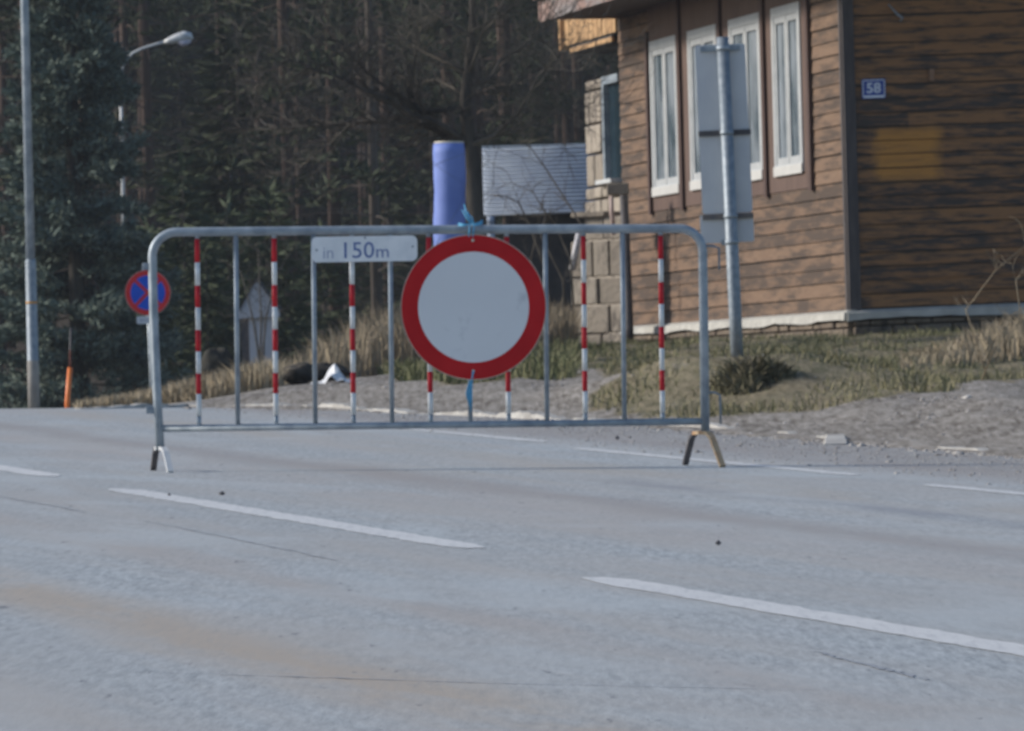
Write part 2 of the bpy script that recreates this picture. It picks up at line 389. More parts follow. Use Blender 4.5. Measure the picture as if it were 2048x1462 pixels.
c = AM.mix(AM.math('MULTIPLY', _edge, AM.mr(_mid, .3, .6, .4, 1)), c, AM.mix(AM.mr(_fine, .3, .7), (0.18, 0.165, 0.155), (0.34, 0.325, 0.31)))
_spk = AM.noise(20, AM.coord((1, .14, 1), loc=(3, 2, 0)), 3, .6)
c = AM.mix(AM.mr(_spk, .66, .74, 0, .6), c, (0.12, 0.125, 0.14))
AM.color(c); AM.bump(_fine, .25, .004)
def road_grid(name, s0, s1, ns, w0, w1, nw, lift, mat):
    ss = np.linspace(s0, s1, ns); ww = np.linspace(w0, w1, nw)
    Sg, Wg = np.meshgrid(ss, ww); s = Sg.ravel(); w = Wg.ravel()
    x = CPT[0] + CDIR[0] * s + CNRM[0] * w; y = CPT[1] + CDIR[1] * s + CNRM[1] * w
    z = base_z(x, y) + lift
    i = (np.arange(nw - 1)[:, None] * ns + np.arange(ns - 1)[None, :]).ravel()
    fc = np.stack([i, i + ns, i + ns + 1, i + 1], 1)
    o = np_mesh(name, np.stack([x, y, z], 1), fc[:, ::-1], mat, smooth=True)
    for k, val in (('s', s), ('w', w)):
        a = o.data.attributes.new(k, 'FLOAT', 'POINT'); a.data.foreach_set('value', val.astype(np.float32))
    return o
tag(road_grid('road', -24, 58, 240, -7.5, 5.3, 60, 0.0, AM.m), None, None, kind='structure')
def marking(s0, s1, w, wd, taper=0.25):
    n = 70; ss = np.linspace(s0, s1, n); V = []; 
    for s in ss:
        for e in (-1, 1):
            jit = rng.normal(0, .006)
            tp_ = min(1, .5 + min(s - s0, s1 - s) / .5); x, y = road_pt(s, w + e * wd / 2 * tp_ + jit); V.append((x, y, float(base_z(x, y)) + 0.002))
    Fc = np.array([(2 * i, 2 * i + 1, 2 * i + 3, 2 * i + 2) for i in range(n - 1)])
    o = np_mesh('road_marking', np.array(V), Fc, PAINT); tag(o, None, None, kind='structure'); return o
for a, b, w in ((-9.8, -2.27, -.16), (0.0, 6.87, 0), (8.82, 17.0, .05), (4.0, 5.6, 3.18), (7.0, 12.2, 3.28), (13.6, 19, 3.45)):
    marking(a, b, w, .145 if w < 2 else .10)
# thin sealed cracks running along the lane
def crack(pts, wd):
    m = NT('tar_seam', 0.6); m.color((0.285, 0.30, 0.325))
    V = []; n = 40
    sp = np.linspace(0, 1, n); s = np.interp(sp, np.linspace(0, 1, len(pts)), [p[0] for p in pts]); w = np.interp(sp, np.linspace(0, 1, len(pts)), [p[1] for p in pts])
    for i in range(n):
        wv = w[i] + rng.normal(0, .005); h = wd * (0.3 + .9 * rng.random()) * (1 - abs(2 * sp[i] - 1) ** 4)
        for e in (-1, 1):
            x, y = road_pt(s[i], wv + e * h / 2); V.append((x, y, float(base_z(x, y)) + .0018))
    o = np_mesh('road_crack', np.array(V), np.array([(2 * i, 2 * i + 1, 2 * i + 3, 2 * i + 2) for i in range(n - 1)]), m.m); tag(o, None, None, kind='structure')
crack([(3.1, -.56), (1.2, -.58), (-.9, -.62)], .017)
crack([(6.2, -.62), (4.6, -.60), (4.0, -.6)], .016)
crack([(-6.3, -.62), (-7.0, -.66), (-7.6, -.70)], .02)
crack([(-6.4, -2.4), (-7.3, -1.6), (-7.9, -.9)], .014)

kb = MB(); random.seed(3)
def kerb_run(pts, hgt, wend=0.0):                           # a low worn edge of stone, half buried, breaking off here and there
    P_ = np.array(pts); seg_ = np.r_[0, np.cumsum(np.linalg.norm(np.diff(P_, axis=0), axis=1))]
    n = int(seg_[-1] / .06); q = np.linspace(0, seg_[-1], n); X = np.interp(q, seg_, P_[:, 0]); Y = np.interp(q, seg_, P_[:, 1])
    ph = random.uniform(0, 9); b = len(kb.v)
    for i in range(n):
        h = hgt * (.62 + .30 * math.sin(q[i] * 1.9 + ph) + .28 * math.sin(q[i] * 5.3 + 2 * ph) + random.uniform(-.22, .22)) * min(1, .15 + min(i, n - 1 - i) / 7); wd = .045 + .012 * math.sin(q[i] * 2.7 + ph) + wend * max(0, (i / n - .7) / .3)
        k = min(n - 1, i + 1); tx, ty = X[k] - X[k - 1], Y[k] - Y[k - 1]; l_ = math.hypot(tx, ty); nx, ny = ty / l_, -tx / l_
        ox = .02 * math.sin(q[i] * 1.3 + ph) + random.uniform(-.006, .006)
        for e, zz in ((-1.25, -.03), (-.8, h), (.8, h * .9), (1.25, -.03)):
            x, y = X[i] + nx * (ox + e * wd), Y[i] + ny * (ox + e * wd); kb.v.append(Vector((x, y, float(base_z(x, y)) + zz)))
    for i in range(n - 1):
        for j in range(3): kb.face((b + 4 * i + j, b + 4 * i + 4 + j, b + 4 * i + 5 + j, b + 4 * i + 1 + j), 0, False, 0)
    kb.face((b, b + 1, b + 2, b + 3)); kb.face((b + 4 * n - 1, b + 4 * n - 2, b + 4 * n - 3, b + 4 * n - 4))
def rp(px, py):
    u, v = uv(px, py); y = EYE / (0.018 - 0.017 * u - v); return (u * y, y)
kerb_run([(-2.95, 47.3), (-2.2, 47.8), (-1.4, 46.6), (-.55, 44.4), road_pt(17.3, 4.9), road_pt(14.5, 4.94)], .036)
kerb_run([road_pt(14.5, 4.94), road_pt(13.0, 4.85), road_pt(12.1, 4.62)], .034, .03)
kerb_run([road_pt(11.3, 4.86), road_pt(9.5, 4.84), road_pt(6, 4.8)], .022)
kerb = kb.build('kerb', KERB); tag(kerb, None, None, kind='structure')

# loose gravel on the verge
def rocks(name, pts, sizes, mat, flat=.6):
    oc = np.array([(1,0,0),(-1,0,0),(0,1,0),(0,-1,0),(0,0,1),(0,0,-1)], float)
    fo = np.array([(0,2,4),(2,1,4),(1,3,4),(3,0,4),(2,0,5),(1,2,5),(3,1,5),(0,3,5)])
    n = len(pts); j = rng.uniform(.55, 1.15, (n, 6, 1)); ang = rng.uniform(0, 6.28, n)
    v = oc[None] * j; ca, sa = np.cos(ang), np.sin(ang)
    x = v[:, :, 0] * ca[:, None] - v[:, :, 1] * sa[:, None]; y = v[:, :, 0] * sa[:, None] + v[:, :, 1] * ca[:, None]
    v = np.stack([x, y, v[:, :, 2] * flat], 2) * sizes[:, None, None] + pts[:, None, :]
    f = (fo[None] + 6 * np.arange(n)[:, None, None]).reshape(-1, 3)
    return np_mesh(name, v.reshape(-1, 3), f, mat, fattr=np.repeat(rng.random(n), 8))
GRAVEL = leaf_mat('loose_gravel', (0.16, 0.15, 0.145), (0.52, 0.50, 0.48), .9)
n = 15000
sx = rng.uniform(4, 26, n); wx = 4.0 + np.abs(rng.normal(0, 2.2, n)); wx = np.where(rng.random(n) < .25, 3.4 + rng.random(n) * 1.4, wx)
x = CPT[0] + CDIR[0] * sx + CNRM[0] * wx; y = CPT[1] + CDIR[1] * sx + CNRM[1] * wx
keep = (~in_poly(x, y, GRASS_POLY)) | (rng.random(n) < .12); x, y, wx = x[keep], y[keep], wx[keep]
sz = np.clip(rng.lognormal(-4.85, .5, len(x)), .004, .042) * np.where(wx < 4.6, .6, 1)
z = np.where(wx < 4.8, base_z(x, y), ground_z(x, y)) + sz * .05
gv = rocks('gravel', np.stack([x, y, z], 1), sz, GRAVEL); tag(gv, None, None, kind='stuff')
for (px, py, r, lab) in ((443, 990, .018, 'small dark pebble on the asphalt just beyond the white centre dash'), (1233, 880, .022, 'small dark pebble on the road under the barrier rail'),
                         (1435, 1091, .016, 'small dark pebble lying alone on the asphalt in front of the rusty foot'), (337, 992, .011, 'tiny dark pebble lying on the white centre dash')):
    u, v = rp(px, py)
    o = rocks('pebble', np.array([[0, 0, 0]]), np.array([r]), PEBBLE, .7); o.location = (u, v, float(base_z(u, v)) + r * .45); tag(o, lab, 'pebble')

# ------------------------------------------------------------------ the crowd barrier (its own frame: x along, z up, leaning with the road's crossfall)
K = F / 32.0
BO = P(860, 940, 32.0)
_t = -0.017
BX = Vector((math.cos(_t), 0, math.sin(_t))); BZ = Vector((-math.sin(_t), 0, math.cos(_t))); BY = Vector((0, 1, 0))
def bl(px, py):
    dx, dy = px - 860, 940 - py; a = 0.010
    return ((dx * math.cos(a) + dy * math.sin(a)) / K, (-dx * math.sin(a) + dy * math.cos(a)) / K)
def B(px, py, off=0.0):
    x, z = bl(px, py); return BO + BX * x + BZ * z + BY * off
bar = empty('crowd_barrier', BO, 'long galvanised steel crowd barrier with red and white striped bars standing across the road', 'barrier')
m = MB()
def arc(cx, cy, r, a0, a1, n=9): return [(cx + r * math.cos(math.radians(a0 + (a1 - a0) * i / n)), cy - r * math.sin(math.radians(a0 + (a1 - a0) * i / n))) for i in range(n + 1)]
path = [(319, 900), (312, 780), (306, 640), (303, 516)] + arc(352, 513, 49, 180, 90) + [(600, 461.5), (860, 459.5), (1100, 458)] + arc(1357, 504, 47, 90, 0) + [(1406, 640), (1409, 866)]
m.tube([B(*p) for p in path], .0205, 14)
m.build('frame', GALV, bar)
m = MB(); m.tube([B(320, 857), B(860, 850), B(1406, 843)], .0165, 12); m.build('bottom_rail', GALV, bar)
xs = [394.5, 472, 548.5, 627, 703.5, 780.5, 857.5, 937, 1013.5, 1090.5, 1167, 1245, 1321.5]
seg = [478, 525, 571, 615, 660, 703, 747, 788, 832]
for i, x in enumerate(xs):
    yt, yb = 463 - i * .4, 856 - i * 1.05
    m = MB(); lean = 2.2
    if i % 2 == 0:
        sh = -i * .55; ys = [yt] + [s + sh for s in seg] + [yb]
        for k in range(len(ys) - 1):
            a, b = ys[k], ys[k + 1]; mi = 0 if k in (0, len(ys) - 2) else (1 if k % 2 == 1 else 2)
            f_ = lambda q: x - lean + (q - yt) / (yb - yt) * lean * 2
            m.tube([B(f_(a), a), B(f_(b), b)], .0118 if mi else .0108, 10, mi)
        m.build('striped_bar', [GALV, TAPE_RED, TAPE_WHITE], bar)['label'] = 'bar wrapped in red and white reflective bands'
    else:
        m.tube([B(x - lean, yt), B(x + lean, yb)], .0112, 10); m.build('bar', GALV, bar)
def foot(cx, top, rear, front, mats, ymid, hw):
    # an inverted U of flat bar, running from behind the barrier to in front of it
    (rx, ry), (fx, fy) = rear, front
    a = B(rx, ry, .22); d = B(fx, fy, -.22)
    b = B(rx + hw, top, .10); c_ = B(fx - hw * 1.6, top, -.10)
    a.z = float(base_z(a.x, a.y)) + .004; d.z = float(base_z(d.x, d.y)) + .004
    pts = [a, a.lerp(b, .5), b.lerp(a, .12), b.lerp(c_, .12) + Vector((0, 0, .004)), b.lerp(c_, .5) + Vector((0, 0, .006)), b.lerp(c_, .88) + Vector((0, 0, .004)), c_.lerp(d, .12), c_.lerp(d, .5), d]
    m = MB(); side = Vector((1, .25, 0)).normalized()
    for i, p in enumerate(pts):
        t = (pts[min(i + 1, len(pts) - 1)] - pts[max(i - 1, 0)]).normalized(); nn = side.cross(t).normalized()
        for sx, sy in ((-1, -1), (1, -1), (1, 1), (-1, 1)): m.v.append(p + side * .0135 * sx + nn * .008 * sy)
    for i in range(len(pts) - 1):
        for j in range(4): m.face((i * 4 + j, i * 4 + (j + 1) % 4, i * 4 + 4 + (j + 1) % 4, i * 4 + 4 + j), mats[1] if i < 3 else mats[2])
    m.face((3, 2, 1, 0), mats[1]); k = (len(pts) - 1) * 4; m.face((k, k + 1, k + 2, k + 3), mats[2])
    return m
fm = foot(320, 899, (300, 941), (344, 946), (0, 1, 0), 0, 8).build('foot', [LAMP_SHELL, DARK_IRON, RAIL_RUST], bar); fm['label'] = 'pale galvanised foot with a dark rear leg'
fm = foot(1408, 868, (1371, 931), (1441, 936), (0, 1, 2), 0, 14).build('foot', [GALV, DARK_IRON, RAIL_RUST], bar); fm['label'] = 'rusty brown foot'
for (x, y) in ((296, 533), (302, 820)):
    m = MB(); m.box(B(x, y), BX * .028, BY * .012, BZ * .017); m.build('eyelet', GALV_D, bar, bevel=.004)
for pts in (((1404, 492), (1425, 492), (1436, 496), (1437, 540)), ((1406, 785), (1428, 785), (1438, 790), (1440, 848))):
    m = MB(); m.tube([B(*p) for p in pts], .0055, 8); m.build('hook', GALV_D, bar)

# ------------------------------------------------------------------ text
def text(name, body, O, X, Y, N, width, height, mat, parent, lift=.0016, bold=0.0, sx=None):
    cu = bpy.data.curves.new('t', 'FONT'); cu.body = body; cu.resolution_u = 3; cu.offset = bold
    to = bpy.data.objects.new('t', cu); COL.objects.link(to); bpy.context.view_layer.update()
    me = to.evaluated_get(bpy.context.evaluated_depsgraph_get()).to_mesh()
    vs = np.array([v.co[:] for v in me.vertices]); fs = [tuple(p.vertices) for p in me.polygons]
    bpy.data.objects.remove(to)
    lo, hi = vs.min(0), vs.max(0); m = MB()
    for v in vs:
        a = (v[0] - lo[0]) / (hi[0] - lo[0]) * width; b = (v[1] - lo[1]) / (hi[1] - lo[1]) * height
        m.v.append(O + X * a + Y * b + N * lift)
    flip = X.cross(Y).dot(N) < 0
    for f in fs: m.face(f[::-1] if flip else f)
    return m.build(name, mat, parent)
def ring(m, O, X, Y, N, r0, r1, th, mi=0, n=64):
    b = len(m.v)
    for i in range(n):
        c_, s_ = math.cos(2 * math.pi * i / n), math.sin(2 * math.pi * i / n); d = X * c_ + Y * s_
        for r, k in ((r0, 0), (r1, 0), (r1, th), (r0, th)): m.v.append(O + d * r + N * k)
    for i in range(n):
        j = (i + 1) % n
        for q in range(4): m.face((b + i * 4 + q, b + i * 4 + (q + 1) % 4, b + j * 4 + (q + 1) % 4, b + j * 4 + q), mi)
def disc_outline(r, n=64): return [(r * math.cos(2 * math.pi * i / n), r * math.sin(2 * math.pi * i / n)) for i in range(n)]
FR = Vector((0, -1, 0))
so = B(945.5, 614.5, -.030)
sg = empty('traffic_sign', so, 'large round white traffic sign with thick dark red border hung on the barrier', 'sign')
m = MB(); m.prism(disc_outline(.333), so - FR * .006, BX, BZ, FR, .010); m.build('back_plate', RIM, sg)
m = MB(); ring(m, so + FR * .0042, BX, BZ, FR, .2535, .3295, .0012); m.build('border', RED, sg)
m = MB(); m.prism(disc_outline(.2533), so + FR * .0042, BX, BZ, FR, .0010); m.build('face', SIGN_WHITE, sg)
for (x, y) in ((944, 481), (945, 742)):
    m = MB(); q = B(x, y, -.030) + FR * .005; m.tube([q, q + FR * .004], .007, 10); m.build('bolt', RIM, sg)
# 150 m plate
po = B(727.5, 498, -.027)
pl = empty('distance_plate', po, 'small white rectangular plate with blue-grey distance lettering on the barrier', 'sign')
_a = .006; PX = (BX * math.cos(_a) + BZ * math.sin(_a)); PZ = (BZ * math.cos(_a) - BX * math.sin(_a))
def rrect(w, h, r, n=5):
    o = []
    for cx, cy, a0 in ((w - r, h - r, 0), (-w + r, h - r, 90), (-w + r, -h + r, 180), (w - r, -h + r, 270)):
        for i in range(n + 1):
            a = math.radians(a0 + 90 * i / n); o.append((cx + r * math.cos(a), cy + r * math.sin(a)))
    return o
m = MB(); m.prism(rrect(.2415, .0585, .026), po, PX, PZ, FR, .003); m.build('plate', PLATE_WHITE, pl)
def ptx(name, body, px0, px1, py0, py1, mat, bold):
    O = po + PX * ((px0 - 727.5) / K) + PZ * ((498 - py1) / K) + FR * .003
    return text(name, body, O, PX, PZ, FR, (px1 - px0) / K, (py1 - py0) / K, mat, pl, .0012, bold)
ptx('lettering', 'in', 645, 665, 494, 516, INK_PALE, -.004)
ptx('lettering', '150', 687, 747, 484, 516.5, INK, .004)
ptx('lettering', 'm', 751, 776, 499, 515.5, INK, .002)
for (x, y) in ((632, 499), (824, 495), (729, 476)):
    m = MB(); q = po + PX * ((x - 727.5) / K) + PZ * ((498 - y) / K) + FR * .003; m.tube([q, q + FR * .003], .005, 8); m.build('bolt', GALV_D, pl)
# blue twine ties
random.seed(11)
def twine(loc, strands, lab):
    m = MB()
    for st in strands: m.tube([B(*p) for p in st], [.0033] * (len(st) - 1) + [.0015], 6)
    tag(m.build('twine', TWINE, None, loc), lab, 'twine')
st = [[(936, 474, -.036), (938, 450, -.032), (941, 441, 0), (944, 452, .03), (943, 466, .02)], [(944, 474, -.036), (947, 450, -.032), (944, 441, 0), (940, 452, .03), (938, 468, .02)]]
for k in range(7):
    e = random.uniform(-1, 1); st.append([(941 + e * 4, 447, -.028), (936 + e * 8, 436, -.03), (931 + e * 6, 424 + abs(e) * 6, -.02), (927 + e * 8, 408 + abs(e) * 18, -.01)])
for k in range(5): st.append([(940, 449, -.03), (953, 447 + k, -.03), (964, 440 + 2 * k, -.02)])
for k in range(4): st.append([(938, 448, -.03), (926, 449 + k, -.03), (915, 446 + 2 * k, -.02)])
twine(B(941, 447), st, 'frayed light blue twine knotted round the top rail of the barrier')
st = []
for k in range(5):
    st.append([(946 - k * .5, 742, -.038), (943, 755, -.036), (936 + k * 1.6, 768, -.02), (931 + k * 2.6, 786 + 3 * k, -.02), (933 + k * 1.8, 800 + 6 * k, -.016)])
st.append([(944, 742, -.036), (938, 764, -.015), (937, 772, .014), (941, 770, -.012), (934, 775, -.015)])
twine(B(939, 760), st, 'light blue twine hanging from the lower edge of the round sign')

# ------------------------------------------------------------------ poles and signs along the verge
UPV = Vector((0, 0, 1))
def post_line(px0, py0, px1, py1, d):   # from the ground up
    return P(px0, py0, d), P(px1, py1, d)
d = 48.6
b0, b1 = P(66.5, 815, d), P(47, 0, d); ax = (b1 - b0).normalized()
x_, y_ = b0.x, b0.y; b0 = b0 - ax * (b0.z - gz(x_, y_) + .02) / ax.z
ts = empty('street_lamp', b0, 'tall grey metal street lamp column with a narrow orange band, standing at the road edge', 'street lamp')
L = lambda h: b0 + ax * h
h1 = (815 - 525) / F * d + .03
m = MB(); m.tube([L(0), L(.35), L(.352), L(h1), L(h1 + .02)], [.041, .041, .040, .038, .034], 16, mf=[1, 1, 0, 0]); m.build('base_sleeve', [GALV_D, simple('cement_grey', (.21, .20, .19), (.28, .27, .25), 9, .9)], ts)
m = MB(); m.tube([L(h1), L(h1 + 1.9), L(6.0)], [.0325, .0285, .024], 16); m.build('pole', GALV, ts)
m = MB(); hb = (815 - 600) / F * d; m.tube([L(hb), L(hb + .016)], .0405, 16); m.build('band', simple('orange_tape', (.45, .22, .05), (.5, .27, .08), 9, .6), ts)
m = MB(); tp = L(6.0); m.tube([tp, tp + Vector((.05, 0, .25)), tp + Vector((.3, 0, .42)), tp + Vector((.7, 0, .5))], [.024, .024, .022, .02], 12); m.build('arm', GALV, ts)
m = MB(); m.tube([tp + Vector((.65, 0, .49)), tp + Vector((.8, 0, .52)), tp + Vector((1.05, 0, .56)), tp + Vector((1.2, 0, .56))], [.03, .08, .09, .03], 12); m.build('lamp_head', LAMP_SHELL, ts)
# the far lamp with its curved arm, beside the spruce
d = 121
q0 = P(246, 790, d); q0.z = gz(q0.x, q0.y)
fl = empty('street_lamp', q0, 'far street lamp with a curved arm and pale flat head showing beside the big spruce', 'street lamp')
m = MB(); m.tube([q0, P(246, 500, d), P(243, 300, d), P(238.5, 155, d)], [.045, .035, .03, .024], 10); m.build('pole', LAMP_SHELL, fl)
m = MB(); m.tube([P(*p, d) for p in ((238.5, 158), (241, 140), (250, 120), (264, 106), (285, 96), (308, 89), (336, 81))], .0235, 10); m.build('arm', LAMP_SHELL, fl)
m = MB(); hp = [P(*p, d) for p in ((326, 84.5), (338, 81), (352, 77), (366, 73.5), (377, 74.5), (383, 79))]
m.tube(hp, [.03, .065, .088, .105, .09, .035], 12); hd = m.build('lamp_head', LAMP_SHELL, fl)
m = MB(); m.tube([P(*p, d) + Vector((0, -.03, 0)) for p in ((355, 84), (363, 86), (372, 84.5), (380, 82))], [.03, .065, .06, .02], 10); m.build('lens', LENS, hd)
# no stopping sign
d = 95; k_ = F / d; sc = P(294.5, 585.5, d)
g0 = P(304, 800, d); g0.z = gz(g0.x, g0.y) - .05
ns = empty('no_stopping_sign', g0, 'small round blue sign with red border and red cross on a post behind the barrier', 'sign')
m = MB(); m.tube([g0, P(301, 740, d), P(293, 545, d)], .030, 12); m.build('post', GALV, ns)
sf = sc + FR * .06
dr = R_ = .302
m = MB(); m.prism(disc_outline(.310, 48), sf - FR * .006, r0, UPV, FR, .008); m.build('rim', RIM, ns)
m = MB(); m.prism(disc_outline(.235, 48), sf + FR * .0025, r0, UPV, FR, .0012); m.build('face', SIGN_BLUE, ns)
m = MB(); ring(m, sf + FR * .0025, r0, UPV, FR, .236, .304, .0016, 0, 48); m.build('border', SIGN_RED2, ns)
m = MB()
for a in (math.radians(45), math.radians(135)):
    u_ = r0 * math.cos(a) + UPV * math.sin(a); w_ = r0 * -math.sin(a) + UPV * math.cos(a)
    ext = .0003 if a > 1 else 0
    m.box(sf + FR * (.0048 + ext), u_ * .237, w_ * .021, FR * .0009)
m.build('cross', SIGN_RED2, ns)
m = MB(); m.box(P(294, 536, d) + FR * .03, r0 * .085, FR * .012, UPV * .06); m.build('bracket', GALV_D, ns)
pq = P(294, 640, d) + FR * .05
m = MB(); m.prism(rrect(.148, .052, .02), pq, r0, UPV, FR, .004); ap = m.build('additional_plate', PLATE_WHITE, ns)
m = MB(); random.seed(5); xx = -.115
while xx < .11:                                             # unreadably small lettering
    w_ = random.uniform(.012, .022); m.box(pq + r0 * (xx + w_ / 2) + UPV * random.uniform(-.004, .004) + FR * .005, r0 * w_ * .32, FR * .0008, UPV * random.uniform(.016, .022)); xx += w_ + .008
m.build('lettering', INK_PALE, ap)
# snow pole
d = 50; q0 = P(132.5, 808, d); q0.z = gz(q0.x, q0.y) - .02
sp = empty('snow_pole', q0, 'thin dark snow marker pole with a bright orange sleeve at the road edge', 'marker pole')
m = MB(); m.tube([q0, P(133, 803, d), P(138.5, 735, d)], [.018, .0185, .018], 12); m.build('sleeve', ORANGE, sp)
m = MB(); m.tube([P(138.3, 737, d), P(139, 700, d), P(140, 655, d)], [.009, .0085, .007], 8, mf=[1, 0]); m.build('stake', [DARK_IRON, simple('dark_red_paint', (.10, .03, .02), (.14, .045, .03), 9, .7)], sp)
# back of the traffic sign in front of the house
d = 44; k_ = F / d
q0 = P(1473, 722, d); q1 = P(1443.5, 74, d); ax = (q1 - q0).normalized(); sxv = Vector((ax.z, 0, -ax.x))
rs = empty('road_sign', q0 , 'back of a tall grey sign panel on a leaning steel post before the house windows', 'sign')
m = MB(); m.tube([q0 - ax * .05, q0 + ax * .3, q1], [.040, .040, .0385], 16); m.build('post', GALV_D, rs)
BK = Vector((0, 1, 0))
def ppt(px, py, off): return P(px, py, d) + BK * off
SHED_BR = simple('weathered_bracket', (.10, .10, .11), (.18, .15, .13), 20, .7)
m = MB(); cpl = ppt(1446.5, 257, .055); m.prism(rrect(.158, .532, .02), cpl, sxv, ax, BK, .003); m.build('panel', ALU, rs)['label'] = 'bare grey back of the tall sign panel'
m = MB(); cpl = ppt(1453, 456, .055); m.prism(rrect(.168, .090, .015), cpl, sxv, ax, BK, .003); m.build('panel', ALU, rs)['label'] = 'small lower sign panel seen from behind'
for (px, py, w_, mm) in ((1439, 96, .125, GALV), (1448.5, 265, .165, DARK_IRON), (1455, 432, .160, SHED_BR), (1459, 484, .055, GALV)):
    m = MB(); m.box(ppt(px, py, .046), sxv * w_, BK * .010, ax * .017); br = m.build('bracket', mm, rs)
    pc = q0 + ax * ((722 - py) / k_ / ax.z); m = MB(); m.tube([pc - ax * .014, pc + ax * .014], .0435, 16); m.build('clamp', GALV, br)

# ------------------------------------------------------------------ the wooden house
ANG = math.atan(2594 / F)
_u, _v = uv(1703, 620)
HC = Vector((59.6 * _u, 59.6, 0))                           # corner between the two walls seen
LD = Vector((-math.sin(ANG), math.cos(ANG), 0)); LN = Vector((-math.cos(ANG), -math.sin(ANG), 0))     # side wall: along, outward
RD = Vector((math.cos(ANG), math.sin(ANG), 0)); RN = Vector((math.sin(ANG), -math.cos(ANG), 0))       # front wall
Z0, ZT = EYE + .65, EYE + 3.72
LL, RL = 9.66, 7.0
hs = empty('wooden_house', HC + Vector((0, 0, gz(HC.x, HC.y))), 'brown timber clad house with tall white windows and a shallow overhanging roof', 'house')
def HL(l, z, o=0.0): return HC + LD * l + LN * o + Vector((0, 0, z))
SH = 0.016
def HR(r, z, o=0.0): return HC + RD * r + RN * o + Vector((0, 0, z + SH * r))
patchO = HR(.13, 0, 0)
_p = P(1731, 371, 59.8)
SID_L = siding_mat('weathered_red_brown_siding', (0.135, 0.087, 0.060), (0.232, 0.161, 0.113), (0.082, 0.062, 0.050), .41, .57, (1.6, .42, 4.0))
SID_R = siding_mat('dark_stained_siding', (0.22, 0.112, 0.055), (0.33, 0.175, 0.080), (0.068, 0.055, 0.048), .39, .57, (1.1, 1.1, 8.0), (_p, RD, Vector((0, 0, 1)), .66, .50))
def siding(at, length, z0, z1, pitch, mat, name, joints, holes=()):
    m = MB(); z = z0; k = 0
    while z < z1 - .01:
        h = min(pitch, z1 - z)
        cuts = sorted([0, length] + [length * random.random() for _ in range(joints)])
        for a, b in zip(cuts[:-1], cuts[1:]):
            if b - a < .05: continue
            spans = [(a, b)]
            for (ha, hb, hz0, hz1) in holes:
                if z + h > hz0 + .02 and z < hz1 - .02:
                    ns_ = []
                    for (p, q) in spans:
                        if q <= ha or p >= hb: ns_.append((p, q)); continue
                        if p < ha: ns_.append((p, ha))
                        if q > hb: ns_.append((hb, q))
                    spans = ns_
            for (p, q) in spans:
                n = len(m.v); val = random.random(); jz = random.uniform(-.004, .004)
                for l in (p + .0005, q - .0005):
                    m.v += [at(l, z + .011 + jz, 0.0), at(l, z + .008 + jz, .022), at(l, z + h + jz, .010), at(l, z + h + jz, 0.0)]
                for i in range(4):
                    j = (i + 1) % 4; m.face((n + i, n + j, n + 4 + j, n + 4 + i), 0, False, val)
                m.face((n, n + 1, n + 2, n + 3), 0, False, val); m.face((n + 7, n + 6, n + 5, n + 4), 0, False, val)
        z += pitch; k += 1
    return m
random.seed(21)
m = MB(); cc = HC + LD * (LL / 2) + RD * (RL / 2)
m.box(cc + Vector((0, 0, (Z0 + ZT) / 2)), LD * (LL / 2 - .004), RD * (RL / 2 - .004), Vector((0, 0, (ZT - Z0) / 2 + .06)))
m.build('inner_wall', SHED_DARK, hs)
PB0, PB1 = EYE + 1.745, EYE + 3.62                           # the brown window band
siding(HL, LL, Z0, ZT, .1215, SID_L, '', 1, [(1.30, 8.16, PB0, 9)]).build('side_wall', SID_L, hs)
siding(HR, RL, Z0 + .01, ZT, .1185, SID_R, '', 1).build('front_wall', SID_R, hs)['label'] = 'shaded dark brown front wall with a paler rectangle of boards'
m = MB(); m.box(HL(.035, (Z0 + ZT) / 2 - .02, .018), LD * .035, LN * .024, Vector((0, 0, (ZT - Z0) / 2 + .05)))
m.box(HR(.02, (Z0 + ZT) / 2 - .02, .018), RD * .050, RN * .022, Vector((0, 0, (ZT - Z0) / 2 + .048))); m.build('corner_board', DARK_TRIM, hs)
wins = [(6.81, 8.06), (5.02, 6.29), (3.17, 4.47), (1.57, 2.69)]
WB, WT = EYE + 1.895, EYE + 3.38
m = MB()
def lbox(m, l0, l1, z0, z1, o0, o1, mi=0): m.box(HL((l0 + l1) / 2, (z0 + z1) / 2, (o0 + o1) / 2), LD * ((l1 - l0) / 2), LN * ((o1 - o0) / 2), Vector((0, 0, (z1 - z0) / 2)), mi, random.random())
lbox(m, 1.30, 8.16, PB0, WB - .002, .004, .022); lbox(m, 1.30, 8.16, WT + .002, ZT, .004, .022)
edges = [1.30] + [e for w in reversed(wins) for e in w] + [8.16]
for i in range(0, len(edges), 2): lbox(m, edges[i], edges[i + 1], WB - .002, WT + .002, .004, .022)
m.build('window_band', BROWN_PANEL, hs)
for (l0, l1, z1) in ((1.20, 1.31, ZT), (2.98, 3.10, ZT - .01), (4.80, 4.93, ZT - .01), (6.62, 6.75, ZT - .01), (8.13, 8.22, WT + .1)):
    m = MB(); lbox(m, l0, l1, PB0 - .03, z1, .0215, .055); m.build('divider_board', BROWN_TRIM, hs)
